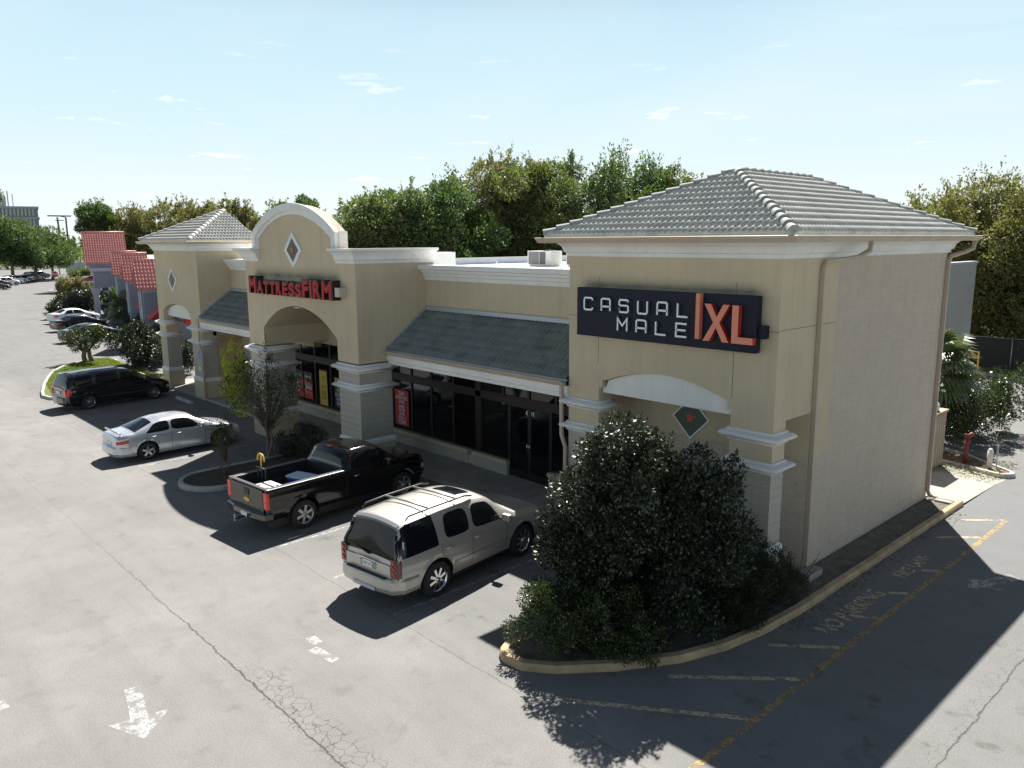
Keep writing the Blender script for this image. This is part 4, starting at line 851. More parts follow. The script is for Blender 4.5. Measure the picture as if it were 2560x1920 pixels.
# -- tan SUV nearest the camera
PEW = paint('pewter_paint', (.47, .45, .415), .5, .42)
suv = dict(wb=2.95, wr=.405, tumble=.15, spokes=8, arch=1.22, rim=CHROME,
 top=[(-2.60, .98), (-2.585, 1.10), (-2.54, 1.26), (-2.44, 1.62), (-2.38, 1.83), (-2.22, 1.885), (-1.2, 1.925), (-.2, 1.925), (.25, 1.86), (.45, 1.78), (1.12, 1.28), (1.2, 1.235), (2.2, 1.14), (2.42, 1.04), (2.5, .86)],
 belt=[(-2.60, .96), (-2.54, 1.17), (-1.2, 1.18), (.4, 1.15), (1.15, 1.12), (2.5, .84)],
 bot=[(-2.60, .50), (-2.2, .42), (-1.9, .34), (2.0, .34), (2.5, .42)],
 plan=[(-2.60, .90), (-2.52, .955), (-2.2, .985), (-.5, 1.0), (1.5, .99), (2.2, .93), (2.44, .80), (2.5, .62)],
 win=[(-2.585, -1.42, -2.44, -1.46, .0, 1.0, 0), (-1.20, -.42, -1.16, -.46, .10, .88), (-.30, .72, -.28, .36, .10, .88)],
 ws=(.46, 1.10, .93, .95), rw=(-2.575, -2.39, 1.0, 1.0), seams=[-1.32, -.36, .84], handles=[(-1.12, .84), (-.18, .84)], hmat=CHROME, mirror=.66, sill=(-.92, .90, .30, .38, PEW))
t, B = car('suv', 'tan pewter SUV with roof rails and sunroof parked nearest the camera', 'car', -6.10, -3.80, 97, suv, PEW)
for sg in (1, -1): MB().tube([(-2.15, sg*.70, 1.88), (-2.05, sg*.70, 1.955), (-1.4, sg*.715, 1.975), (-.35, sg*.72, 1.975), (-.1, sg*.71, 1.915)], .022, 8).build('roof_rail', BLACKP, t)
for x in (-1.45, -.6): MB().tube([(x, -.72, 1.97), (x, 0, 1.985), (x, .72, 1.97)], .022, 8).build('crossbar', mat('satin_bar', (.3, .28, .27), .4, .4), t)
for sg in (1, -1):
    pp = []
    for i in range(7):
        x = -2.592+i*.03; q_ = B.pt(x, 'side', 1.0); pp.append((x-.012, sg*(q_[1]-.005), q_[2]-.01))
    q_ = B.pt(-2.592, 'side', 0); pp.insert(0, (-2.60, sg*(q_[1]-.01), q_[2]+.12)); MB().tube(pp, .038, 8).build('rear_pillar', mat('pillar_black', (.006, .006, .007), .15, coat=.4), t)
v, f = B.top_patch(-.30, .18, .50, .50, .008); MB().add(v, f).build('sunroof', CARGL, t)
v, f = B.top_patch(-2.385, -2.28, .9, .95, .012); MB().add(v, f).build('rear_spoiler', mat('spoiler_grey', (.2, .21, .22), .3, .3, coat=.5), t)
m = MB(); m.sweep([(-2.05, -1.0), (-2.45, -.985), (-2.68, -.80), (-2.74, -.4), (-2.75, 0), (-2.74, .4), (-2.68, .80), (-2.45, .985), (-2.05, 1.0)][::-1], [(-.22, .40), (-.03, .40), (.0, .50), (.0, .68), (-.03, .73), (-.22, .73)]); bp = fix_normals(m.build('rear_bumper', PEW, t))
MB().box(-2.72, -2.50, -.62, .62, .725, .745).build('bumper_step', BLACKP, bp)
MB().box(-2.765, -2.74, -.35, .35, .42, .50).build('bumper_insert', FLASH, bp)
tg = MB(); tg.box(-2.635, -2.60, -.72, .72, .74, 1.02); to = bevel(tg.build('tailgate', PEW, t), .012); 
MB().box(-2.645, -2.637, -.28, .22, .84, 1.0).build('plate_recess', mat('recess', (.3, .27, .23), .4, .3), to); MB().box(-2.655, -2.646, -.16, .14, .85, .99).build('licence_plate', PLATE, to)
pm = Matrix(((0, 0, -1, -2.657), (-1, 0, 0, -.01), (0, 1, 0, .92), (0, 0, 0, 1))); text_mesh('plate_lettering', 'Z3X 1K', .075, mat('plate_green', (.05, .22, .15), .5), to, 0, .003, 'CENTER', pm)
MB().tube([(-2.66, -.32, 1.035), (-2.665, 0, 1.04), (-2.66, .32, 1.035)], .018, 6).build('chrome_strip', CHROME, to)
MB().tube([(-2.60, -.06, 1.13), (-2.63, .0, 1.15), (-2.56, .5, 1.2)], .018, 6).build('rear_wiper', BLACKP, t)
for sg in (1, -1):
    lm = MB(); v, f = B.patch('low', -2.59, -2.50, -2.59, -2.50, .42, .99, sg, .008, 4, 5); lm.add(v, f, 0, True); lm.box(-2.625, -2.58, sg*.735 if sg > 0 else -.90, .90 if sg > 0 else -.735, .77, 1.17); lo = lm.build('taillight', mat('smoked_lamp', (.10, .03, .028), .2, coat=.6), t)
    cm = MB()
    for z in (.84, .965, 1.09): cm.cyl((-2.63, sg*.83, z), (1, 0, 0), .052, .02, 16)
    cm.build('lamp_cluster', TAIL, lo)
add_patch(t, B, 'headlight', mat('lamp_glass', (.5, .52, .55), .1, coat=.8), 'low', 2.2, 2.46, .62, .95, 1); add_patch(t, B, 'headlight', mat('lamp_glass'), 'low', 2.2, 2.46, .62, .95, -1)
# -- black pickup
BLK = paint('gloss_black_paint', (.006, .0055, .0055), 0, .15, .5)
STEEL = mat('steel_wheel', (.45, .44, .42), .35, .7)
tk = dict(wb=3.5, wr=.40, tumble=.14, spokes=6, arch=1.25, rim=STEEL, bed=(-2.86, -.42),
 top=[(-2.86, 1.33), (-.36, 1.33), (-.34, 1.40), (-.28, 1.62), (-.16, 1.83), (.05, 1.88), (.6, 1.885), (.95, 1.80), (1.62, 1.33), (1.72, 1.27), (2.6, 1.20), (2.78, 1.08), (2.82, .9)],
 belt=[(-2.86, 1.30), (-.38, 1.30), (-.28, 1.22), (1.6, 1.18), (2.82, .86)],
 bot=[(-2.86, .52), (-2.2, .48), (-1.3, .45), (2.2, .42), (2.82, .5)], plan=[(-2.86, .98), (-2.7, 1.0), (-.5, 1.01), (1.8, 1.0), (2.55, .95), (2.76, .82), (2.82, .65)],
 win=[(-.12, .95, -.08, .78, .12, .86)], ws=(.96, 1.60, .93, .95), rw=(-.325, -.19, .86, .80), seams=[-.36, 1.18, -.30], handles=[(.02, .86)], hmat=CHROME, mirror=1.02, mmat=BLK)
t, B = car('pickup_truck', 'black pickup truck with open cargo bed and red tail lamp', 'truck', -11.95, -3.52, 95, tk, BLK)
bd = MB(); iw = .80
for sg in (1, -1):
    bd.box(-2.80, -.44, sg*iw if sg > 0 else -iw-.02, iw+.02 if sg > 0 else -iw, .80, 1.30)
bd.box(-2.80, -.44, -iw, iw, .76, .80); bd.box(-.46, -.42, -iw, iw, .8, 1.32); bd.box(-2.82, -2.78, -iw-.16, iw+.16, .55, 1.31)
for sg in (1, -1): bd.box(-1.75-.45, -1.75+.45, sg*.56 if sg > 0 else -iw, iw if sg > 0 else -.56, .8, 1.02)
bo_ = bd.build('cargo_bed', mat('bed_liner', (.015, .015, .016), .8), t)
rl = MB()
for sg in (1, -1): rl.box(-2.85, -.42, sg*.82 if sg > 0 else -1.0, 1.0 if sg > 0 else -.82, 1.315, 1.345)
rl.box(-2.87, -2.76, -.98, .98, 1.315, 1.35); bevel(rl.build('rail_cap', mat('grey_rail_cap', (.11, .11, .115), .35, coat=.3), t), .012)
tg = MB(); tg.box(-2.90, -2.865, -.82, .82, .62, 1.30); to = bevel(tg.build('tailgate', paint('black_tailgate', (.010, .009, .008), 0, .2, .3), t), .015)
MB().box(-2.915, -2.902, -.14, .10, 1.05, 1.22).build('tailgate_handle', BLACKP, to)
em = MB(); em.prism([(-.17, -.035), (-.05, -.035), (-.05, -.07), (.05, -.07), (.05, -.035), (.17, -.035), (.14, .035), (.05, .035), (.05, .07), (-.05, .07), (-.05, .035), (-.14, .035)], lambda p, q, d: (d, p-.02, q+.92), -2.915, -2.902); em.build('gold_badge', mat('gold_badge', (.55, .36, .10), .3, .8), to)
for sg in (1, -1):
    lm = MB(); lm.box(-2.90, -2.80, sg*.835 if sg > 0 else -1.0, 1.0 if sg > 0 else -.835, .80, 1.26); lo = bevel(lm.build('taillight', mat('bright_tail_lens', (.75, .02, .02), .18, coat=.6), t), .02); 
    MB().box(-2.906, -2.902, sg*.86 if sg > 0 else -.97, .97 if sg > 0 else -.86, .99, 1.03).build('lamp_bar', PLATE if False else TAIL, lo)
m = MB(); m.sweep([(-2.72, -1.0), (-2.95, -.96), (-3.03, -.5), (-3.03, .5), (-2.95, .96), (-2.72, 1.0)][::-1], [(-.2, .46), (-.02, .46), (0, .52), (0, .66), (-.03, .69), (-.2, .69)]); bp = fix_normals(m.build('rear_bumper', paint('black_bumper', (.015, .015, .015), 0, .25), t))
MB().box(-3.04, -3.032, -.20, .10, .50, .62).build('licence_plate', PLATE, bp); MB().tube([(-2.95, 0, .48), (-3.2, 0, .45), (-3.25, 0, .45)], .035, 8).build('tow_hitch', BLACKP, bp)
m = MB(); [m.cyl((-3.27, .0, z), (0, 0, 1), .03, .03, 8) for z in (.42, .50, .56)]; m.build('hitch_ball', CHROME, bp)
for sg in (1, -1): add_patch(t, B, 'headlight', mat('lamp_glass'), 'low', 2.5, 2.78, .62, .95, sg)
MB().box(-.20, -.17, -.12, .12, 1.84, 1.87).build('brake_lamp', TAIL, t)
TM = t.matrix_basis.copy(); TM = Matrix.Translation((-11.95, -3.52, 0)) @ Matrix.Rotation(R(95), 4, 'Z')
def inbed(x, y, z): return tuple(TM @ Vector((x, y, z)))
ck = thing('cooler_box', 'blue cooler with pale lid standing in the pickup bed', 'cooler', inbed(-1.25, -.12, .80), R(95+14)); o = MB().box(-.23, .23, -.36, .36, 0, .36).build('body', mat('cooler_blue', (.015, .035, .33), .35), ck); bevel(o, .03); o = MB().box(-.25, .25, -.38, .38, .36, .44).build('lid', mat('cooler_lid', (.5, .62, .75), .4), ck); bevel(o, .03)
ck = thing('storage_bin', 'white and dark storage bin at the tailgate corner of the pickup bed', 'bin', inbed(-2.45, -.38, .80), R(95)); o = MB().box(-.26, .26, -.33, .33, 0, .42).build('body', BLACKP, ck); o = MB().box(-.28, .28, -.35, .35, .42, .47).build('lid', mat('bin_white', (.75, .78, .82), .4), ck); bevel(o, .02)
l = MB(); [l.cyl((a, b, .475), (0, 0, 1), .035, .012, 10) for a in (-.15, .15) for b in (-.2, .2)]; l.box(-.03, .03, -.3, .3, .47, .485); l.build('latch', BLACKP, ck)
ck = thing('paper_bag', 'small pale blue and white box beside the cooler in the pickup bed', 'box', inbed(-.85, -.55, .80), R(80)); bevel(MB().box(-.1, .1, -.2, .2, 0, .3).build('body', mat('pale_box', (.42, .55, .72), .6), ck), .01)
hl = thing('hand_truck', 'hand truck with yellow looped handle standing in the pickup bed', 'hand truck', inbed(-2.15, .45, .80), R(95)); m = MB()
for yv in (-.2, .2): m.tube([(0, yv, 0), (0, yv, .72)], .016, 6)
m.tube([(0, 0, 0), (0, 0, .72)], .016, 6); m.tube([(0, -.2, .72), (0, .28, .72)], .016, 6); m.build('frame', mat('dark_steel', (.05, .05, .055), .4, .5), hl)
m = MB(); m.tube([(0, 0, .72), (0, 0, 1.12)], .022, 8); m.tube([(0, -.17, .93), (0, -.17, 1.0), (0, -.13, 1.09), (0, -.05, 1.13), (0, .05, 1.13), (0, .13, 1.09), (0, .17, 1.0), (0, .17, .93)], .022, 8); m.build('handle', mat('handle_yellow', (.75, .48, .05), .4), hl)
# -- sedans and minivan
def sedan_spec(**k):
    d = dict(wb=2.68, wr=.325, tumble=.20, spokes=5, arch=1.2,
     top=[(-2.36, .86), (-2.33, .98), (-2.2, 1.03), (-1.75, 1.06), (-1.05, 1.36), (-.75, 1.415), (-.25, 1.44), (.15, 1.42), (.45, 1.34), (1.12, .99), (1.3, .93), (2.0, .80), (2.25, .68), (2.34, .52)],
     belt=[(-2.36, .84), (-1.8, .94), (-.5, .92), (.8, .89), (1.3, .86), (2.34, .50)], bot=[(-2.36, .34), (-2.1, .24), (-1.6, .19), (1.7, .19), (2.34, .26)],
     plan=[(-2.36, .66), (-2.28, .78), (-2.0, .86), (-.8, .89), (1.3, .89), (1.9, .84), (2.2, .70), (2.34, .46)],
     win=[(-1.42, -.52, -1.05, -.50, .10, .90), (-.44, .72, -.42, .28, .10, .90)], ws=(.47, 1.09, .94, .95), rw=(-1.70, -1.06, .92, .93), seams=[-1.35, -.47, .78], handles=[(-1.12, .86), (-.22, .86)], mirror=.58)
    d.update(k); return d
SIL = paint('silver_paint', (.55, .57, .62), .55, .30)
t, B = car('sedan', 'silver sedan with boot spoiler parked beside the kerbed tree island', 'car', -21.93, -4.55, 92, sedan_spec(), SIL)
MB().tube([(-2.15, -.66, 1.04), (-2.24, -.62, 1.10), (-2.27, 0, 1.12), (-2.24, .62, 1.10), (-2.15, .66, 1.04)], .03, 8).build('spoiler', SIL, t)
def sedan_lamps(t, B, low=False, m=TAIL):
    for sg in (1, -1):
        add_patch(t, B, 'taillight', m, 'low', -2.34, -1.98, .72, .93, sg, .012); add_patch(t, B, 'headlight', mat('lamp_glass'), 'low', 1.95, 2.28, .62, .92, sg, .01)
    MB().box(B.x0-.012, B.x0-.002, -.26, .26, .62, .74).build('licence_plate', PLATE, t)
sedan_lamps(t, B)
m = MB().sweep([(-1.9, -.875), (-2.25, -.82), (-2.44, -.55), (-2.47, 0), (-2.44, .55), (-2.25, .82), (-1.9, .875)][::-1], [(-.15, .24), (-.03, .24), (0, .34), (0, .56), (-.05, .60), (-.2, .61)]); fix_normals(m.build('rear_bumper', SIL, t))
van = dict(wb=3.1, wr=.35, tumble=.15, spokes=9, arch=1.18,
 top=[(-2.52, .90), (-2.50, 1.08), (-2.42, 1.35), (-2.28, 1.66), (-2.12, 1.74), (-1.0, 1.78), (.0, 1.77), (.45, 1.70), (1.45, 1.16), (1.6, 1.09), (2.2, .95), (2.48, .80), (2.58, .60)],
 belt=[(-2.52, .88), (-2.4, 1.06), (-1, 1.08), (1.3, 1.02), (2.58, .58)], bot=[(-2.52, .34), (-2.2, .24), (2.2, .22), (2.58, .3)],
 plan=[(-2.52, .84), (-2.42, .92), (-2.1, .96), (1.4, .98), (2.1, .92), (2.44, .76), (2.58, .52)],
 win=[(-2.25, -1.32, -2.05, -1.30, .12, .86), (-1.18, -.12, -1.16, -.12, .12, .88), (-.02, 1.15, -.02, .55, .10, .88)], ws=(.50, 1.42, .94, .95), rw=(-2.47, -2.27, .90, .85), seams=[-1.25, -.07, 1.22], handles=[(-.35, .84), (.12, .84)], mirror=1.02)
t, B = car('minivan', 'black minivan with roof rails parked by the grassy island', 'van', -33.25, -3.35, 97, van, paint('black_van_paint', (.010, .010, .013), 0, .14))
[MB().tube([(-1.9, sg*.70, 1.76), (-1.7, sg*.70, 1.80), (.2, sg*.71, 1.80), (.35, sg*.70, 1.75)], .018, 6).build('roof_rail', BLACKP, t) for sg in (1, -1)]
for sg in (1, -1):
    add_patch(t, B, 'taillight', mat('bright_tail_lens'), 'low', -2.50, -2.30, .62, .98, sg, .014); MB().box(-2.545, -2.50, sg*.66 if sg > 0 else -.86, .86 if sg > 0 else -.66, .72, 1.02).build('taillight', mat('bright_tail_lens'), t); add_patch(t, B, 'headlight', mat('lamp_glass'), 'low', 2.2, 2.5, .62, .92, sg, .01)
    add_patch(t, B, 'side_trim', CHROME, 'low', -1.0, 1.2, .36, .385, sg, .012)
MB().box(-2.54, -2.525, -.55, .55, 1.0, 1.03).build('chrome_strip', CHROME, t); m = MB().sweep([(-2.0, -.94), (-2.4, -.90), (-2.6, -.6), (-2.64, 0), (-2.6, .6), (-2.4, .90), (-2.0, .94)][::-1], [(-.15, .28), (-.03, .28), (0, .38), (0, .60), (-.05, .65), (-.2, .66)]); fix_normals(m.build('rear_bumper', mat('black_van_paint'), t)); MB().box(-2.545, -2.53, -.22, .22, .78, .92).build('licence_plate', PLATE, t)
WHC = paint('white_car_paint', (.68, .70, .74), 0, .3); BKC = paint('black_car_paint', (.012, .012, .014), 0, .2); SLC = paint('slate_car_paint', (.035, .045, .055), .3, .25); SLV = paint('light_silver_paint', (.5, .52, .54), .5, .3); DRK = paint('maroon_dark_paint', (.03, .012, .016), .2, .25); RDC = paint('dark_red_paint', (.22, .012, .018), .2, .25)
def sedan(x, y, h, pt, lab, grp, **k):
    t, B = car('parked_car', lab, 'car', x, y, h, sedan_spec(**k), pt, grp, True); sedan_lamps(t, B, True); return t
Gn = 'cars parked beside the red roofed building'
sedan(-61.2, 3.3, 103, SLC, 'dark slate sedan nearest the small rounded shrub, in the row by the blue building', Gn, seams=[]); sedan(-70.6, 4.9, 103, BKC, 'black sedan between the white and the slate sedans by the blue building', Gn); sedan(-78.6, 6.5, 103, WHC, 'white sedan beside the dark hedge and blue portico pillar', Gn)
suvlow = dict(wb=2.75, wr=.36, tumble=.15, spokes=5, arch=1.2, top=[(-2.3, .9), (-2.27, 1.15), (-2.05, 1.58), (-1.8, 1.64), (-.2, 1.70), (.3, 1.64), (1.05, 1.15), (1.2, 1.08), (2.0, .98), (2.25, .8), (2.32, .6)], belt=[(-2.3, .88), (-2.2, 1.08), (1.1, 1.0), (2.32, .58)], bot=[(-2.3, .4), (2.32, .36)], plan=[(-2.3, .8), (-2.1, .9), (1.4, .92), (2.1, .8), (2.32, .5)], win=[(-1.95, -.5, -1.85, -.5, .1, .88), (-.4, .75, -.4, .35, .1, .88)], ws=(.33, 1.03, .94, .95), rw=(-2.24, -2.06, .9, .86))
Gf = 'cars parked in the far row under the left trees'
def far(x, y, h, pt, lab, kind='s'):
    if kind == 's': sedan(x, y, h, pt, lab, Gf)
    else: car('parked_car', lab, 'car', x, y, h, suvlow, pt, Gf, True)
far(-150.2, 12.6, 88, BKC, 'black sedan in front of the yellow green clipped bush at the left edge'); far(-160.5, 14.9, 112, DRK, 'dark maroon car first in the far row under the trees')
far(-164.5, 17.0, 112, WHC, 'white SUV nearest in the far row under the trees', 'v'); far(-169.5, 18.6, 112, WHC, 'white hatchback just behind the nearest white SUV'); far(-172.6, 20.0, 112, SLV, 'second pale SUV behind the white hatchback', 'v')
far(-177.2, 21.8, 112, BKC, 'black sedan in the middle of the far row'); far(-181.8, 23.6, 112, SLV, 'silver sedan beside the black one in the far row'); far(-186.5, 25.6, 112, WHC, 'white sedan towards the end of the far row'); far(-191.5, 27.6, 112, BKC, 'black SUV near the end of the far row', 'v'); far(-196.5, 29.5, 112, SLC, 'slate SUV last in the far row behind the stop sign', 'v')
sedan(-163.5, 32.2, 75, RDC, 'dark red sedan half hidden behind the blue portico', 'cars beyond the portico'); sedan(-189, 40.5, 75, SLV, 'silver blue car beside the white ground sign beyond the portico', 'cars beyond the portico')
# ------------------------------------------------------------------ vegetation
def leaf_object(name, P, Dv, L, Wd, material, parent):
    n = len(P); P = np.asarray(P, np.float32); Dv = np.asarray(Dv, np.float32)
    Dv /= np.maximum(np.linalg.norm(Dv, axis=1, keepdims=True), 1e-6); rv = rng.normal(size=(n, 3))*.75+np.array([0, 0, 1.0]); E = np.cross(Dv, rv); E /= np.maximum(np.linalg.norm(E, axis=1, keepdims=True), 1e-6)
    L = (np.asarray(L)*rng.uniform(.7, 1.3, n))[:, None]; W_ = (np.asarray(Wd)*rng.uniform(.7, 1.3, n))[:, None]; Nn = np.cross(Dv, E)
    V = np.empty((n, 4, 3), np.float32); V[:, 0] = P; V[:, 1] = P+Dv*L*.5+E*W_*.5+Nn*L*.08; V[:, 2] = P+Dv*L; V[:, 3] = P+Dv*L*.5-E*W_*.5+Nn*L*.08
    me = bpy.data.meshes.new(name); me.vertices.add(4*n); me.loops.add(4*n); me.polygons.add(n)
    me.vertices.foreach_set('co', V.ravel()); me.loops.foreach_set('vertex_index', np.arange(4*n, dtype=np.int32)); me.polygons.foreach_set('loop_start', np.arange(0, 4*n, 4, dtype=np.int32)); me.polygons.foreach_set('loop_total', np.full(n, 4, np.int32))
    me.materials.append(material); me.update(calc_edges=True); me.validate()
    o = bpy.data.objects.new(name, me); C.objects.link(o)
    if parent is not None: o.parent = parent
    return o
def unit(n): v = rng.normal(size=(n, 3)); return v/np.linalg.norm(v, axis=1, keepdims=True)
def crown_points(ells, nclump, nleaf, rc, shoots=0, shoot_len=.8, flat=1.0, shell=.55):
    # ells: (cx, cy, cz, rx, ry, rz, weight); clumps sit mostly near the envelope; returns points, directions, clump centres
    w_ = np.array([e[6] for e in ells], float); w_ /= w_.sum(); idx = rng.choice(len(ells), nclump, p=w_); E = np.array([e[:6] for e in ells])[idx]
    u = unit(nclump); r = rng.uniform(shell, 1.0, nclump)**.6; cc = E[:, :3]+u*E[:, 3:6]*r[:, None]*rng.uniform(.85, 1.08, (nclump, 1)); rcs = rc*rng.uniform(.55, 1.35, nclump)
    k = rng.choice(nclump, nleaf, p=rcs**2/np.sum(rcs**2)); g_ = rng.normal(size=(nleaf, 3)); g_ *= (rng.uniform(.3, 1, nleaf)**.5/np.linalg.norm(g_, axis=1))[:, None]
    P = cc[k]+g_*rcs[k][:, None]*np.array([1, 1, flat]); D_ = g_+unit(nleaf)*.8+np.array([0, 0, .25])
    if shoots:
        top = cc[cc[:, 2] > np.percentile(cc[:, 2], 35)]; s0 = top[rng.choice(len(top), shoots)]; d = unit(shoots)*.45+np.array([0, 0, 1.0]); d /= np.linalg.norm(d, axis=1, keepdims=True)
        m = 16; tt = rng.uniform(.1, 1, (shoots, m)); ln = shoot_len*rng.uniform(.5, 1.3, shoots); Q = s0[:, None, :]+d[:, None, :]*(tt*ln[:, None]+rc*.5)[:, :, None]+rng.normal(size=(shoots, m, 3))*.06*shoot_len
        P = np.vstack([P, Q.reshape(-1, 3)]); D_ = np.vstack([D_, (np.repeat(d, m, 0)+unit(shoots*m)*.9)])
    return P, D_, cc
def limbs(base, h0, cc, r0, parent, n=10, trunk_n=1, spread=.3, lean=(0, 0)):
    m = MB(); base = Vector(base)
    for q in range(trunk_n):
        b = base+Vector((random.uniform(-spread, spread)*(trunk_n > 1), random.uniform(-spread, spread)*(trunk_n > 1), 0)); mid = b+Vector((random.uniform(-.15, .15)+lean[0]*.5, random.uniform(-.15, .15)+lean[1]*.5, h0*.5)); tp = base+Vector((random.uniform(-1, 1)*spread+lean[0], random.uniform(-1, 1)*spread+lean[1], h0))
        m.tube([b-Vector((0, 0, .1)), b+Vector((0, 0, .15)), mid, tp], [r0*1.5, r0*1.1, r0*.9, r0*.75], 8)
        sel = cc[rng.choice(len(cc), min(n, len(cc)), replace=False)]
        for c_ in sel:
            c_ = Vector(c_); a = mid.lerp(tp, random.uniform(.5, 1)); k = a.lerp(c_, .5)+Vector((0, 0, (c_-a).length*.08)); m.tube([a, k, c_], [r0*.42, r0*.22, r0*.06], 5)
    return m.build('trunk', BARK, parent)
LM = {
 'oak': leaf_material('oak_leaf', (.09, .13, .042), (.20, .225, .08), .5, .4, .3, (.15, .145, .06)),
 'right': leaf_material('golden_olive_leaf', (.115, .125, .045), (.22, .215, .085), .55, .35, .3, (.16, .135, .06)),
 'green': leaf_material('fresh_green_leaf', (.060, .105, .034), (.135, .185, .065), .5, .4, .32, (.055, .10, .045)),
 'olive': leaf_material('olive_leaf', (.10, .135, .05), (.215, .235, .10), .5, .4, .3, (.085, .13, .05)),
 'gold': leaf_material('golden_oak_leaf', (.145, .130, .055), (.25, .215, .10), .6, .3, .3, (.13, .14, .06)),
 'brown': leaf_material('brown_tinged_leaf', (.13, .12, .055), (.24, .20, .10), .6, .3, .3, (.11, .13, .05)),
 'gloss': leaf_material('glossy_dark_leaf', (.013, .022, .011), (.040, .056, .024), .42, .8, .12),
 'privet': leaf_material('privet_leaf', (.030, .048, .016), (.075, .098, .032), .27, .7, .2),
 'young': leaf_material('young_tree_leaf', (.035, .055, .02), (.075, .10, .035), .5, .3, .3),
 'fine': leaf_material('fine_needle_leaf', (.014, .024, .009), (.03, .045, .015), .5, .3, .15),
 'lime': leaf_material('lime_new_leaf', (.26, .30, .03), (.42, .44, .06), .5, .3, .5),
 'palm': leaf_material('palm_leaf', (.06, .085, .035), (.13, .16, .07), .35, .6, .2)}
def tree(label, x, y, ells, lm, nleaf, ls, nclump=60, rc=1.0, r0=.25, h0=3, cat='tree', name='tree', group=None, shoots=0, sl=.8, nl=12, flat=.8, trunks=1, z0=0, ratio=.5, shell=.55, spread=.3, lean=(0, 0)):
    t = thing(name, label, cat, (x, y, z0), 0, group); P, D_, cc = crown_points(ells, nclump, nleaf, rc, shoots, sl, flat, shell)
    leaf_object('crown', P, D_, ls, ls*ratio, LM[lm], t); limbs((0, 0, 0), h0, cc, r0, t, nl, trunks, spread, lean); return t
GB = 'trees rising behind the flat roof'
# the grove behind the shop
def grove(label, x, y, top, r, lm, n, shoots=420, sl=1.2, grp=GB, ls=.22, low=1.0):
    tree(label, x, y, [(0, 0, top-sl*.6-r*.85, r, r, r*.85, 1.1), (.4*r, .3*r, top-r*1.5, r*.9, r*.9, r*.9, .8), (-.3*r, -.2*r, top*.42, r*1.05, r*1.05, top*.34, 1.0*low)], lm, n, ls*1.12, int(34+r*7), 1.3, .3, top*.35, group=grp, shoots=int(shoots*.45), sl=sl*.8, nl=16, flat=.75)
grove('rounded olive green tree, leftmost of the grove beside the arched gable', -43.0, 17.4, 11.2, 2.8, 'olive', 34000, 260, .9)
grove('full olive green tree, second of the grove from the arched gable', -42.2, 20.6, 12.2, 3.4, 'olive', 42000, 300, 1.0)
grove('bright green tree, third of the grove from the arched gable', -41.5, 23.5, 13.0, 4.0, 'green', 46000, 420, 1.3)
grove('brown tinged tree top standing between two green trees of the grove', -43.0, 30.4, 14.9, 3.4, 'brown', 34000, 520, 1.7)
grove('tall mid green tree in the centre of the grove', -40.2, 31.0, 14.6, 4.2, 'oak', 48000, 520, 1.3)
grove('tallest olive tree of the grove, right of its centre', -37.6, 34.6, 14.9, 4.6, 'olive', 54000, 520, 1.3)
grove('dark green tree with upright shoots at the right shoulder of the grove', -34.2, 37.2, 14.7, 3.9, 'green', 46000, 620, 1.7)
grove('lower olive tree of the grove dipping towards the corner tower roof', -30.8, 40.2, 13.6, 4.0, 'oak', 40000, 420, 1.1)
grove('small olive tree at the right end of the grove behind the tower eave', -27.6, 43.8, 12.5, 4.0, 'oak', 34000, 300, 1.0)
Gr_ = 'trees behind the rear lane'
grove('golden olive tree right behind the corner tower roof slope', -13.2, 44.0, 10.6, 3.2, 'right', 34000, 420, 1.5, Gr_, .2)
grove('tall golden brown tree with wispy top near the right edge', -9.0, 43.2, 11.8, 3.4, 'right', 42000, 560, 2.0, Gr_, .2)
grove('full golden olive tree cut by the right frame edge', -4.4, 42.2, 11.3, 4.0, 'right', 50000, 420, 1.6, Gr_, .2)
tree('drooping olive tree low above the chain link fence', -5.0, 39.6, [(0, 0, 4.6, 4.2, 1.8, 2.6, 1), (3.5, 0, 5.0, 3.5, 1.8, 3.2, .8), (-2.5, 0, 4.2, 3, 1.6, 2.6, .7)], 'right', 44000, .19, 90, .9, .25, 2.5, group=Gr_, shoots=300, sl=.8)
# left background
Gl = 'oaks beyond the red roofs'
for i, (x, y, h, s, k, lab) in enumerate(((-137, 26.0, 13.4, 3.3, 'green', 'dark leafy oak, leftmost of the row beyond the red roofs'), (-134, 30, 13.0, 5.6, 'gold', 'golden oak with open branches just right of the dark leafy oak'), (-128, 34, 14.0, 5.4, 'gold', 'tall golden oak in the middle of the row beyond the red roofs'), (-119, 35, 13.6, 4.6, 'gold', 'golden oak, the last tall one before the sky gap'), (-107, 35.5, 12.8, 4.4, 'gold', 'thin crowned golden oak above the far tower roof'), (-92, 35, 12.0, 4.2, 'brown', 'brown tinged oak behind the far tower peak'), (-78, 33, 10.8, 4.4, 'gold', 'low golden brown oak between the far tower and the arched gable'))):
    tree(lab, x, y, [(0, 0, h-s*.75, s, s, s*.85, 1), (1.5, 1.5, h-s*1.4, s, s, s*1.0, .7)], k, 22000, .34, 75, 1.1, .35, h*.5, group=Gl, shoots=160, sl=1.2, nl=22, flat=.6, shell=.4)
tree('small round bright green treetop poking above the brown oaks', -62, 22.5, [(0, 0, 10.7, 1.9, 1.9, 1.3, 1), (.6, 0, 9.4, 2, 2, 1.4, .5)], 'green', 6500, .26, 26, .55, .2, 8.5)
Gt = 'trees over the far parking row'
tree('tall dark green tree cut by the left frame edge', -174.5, 17.2, [(0, 0, 13.0, 2.6, 2.6, 6.0, 1), (-1, -1, 9, 4, 4, 5, 1)], 'green', 15000, .42, 60, 1.3, .4, 6, group=Gt, shoots=60, sl=1.5)
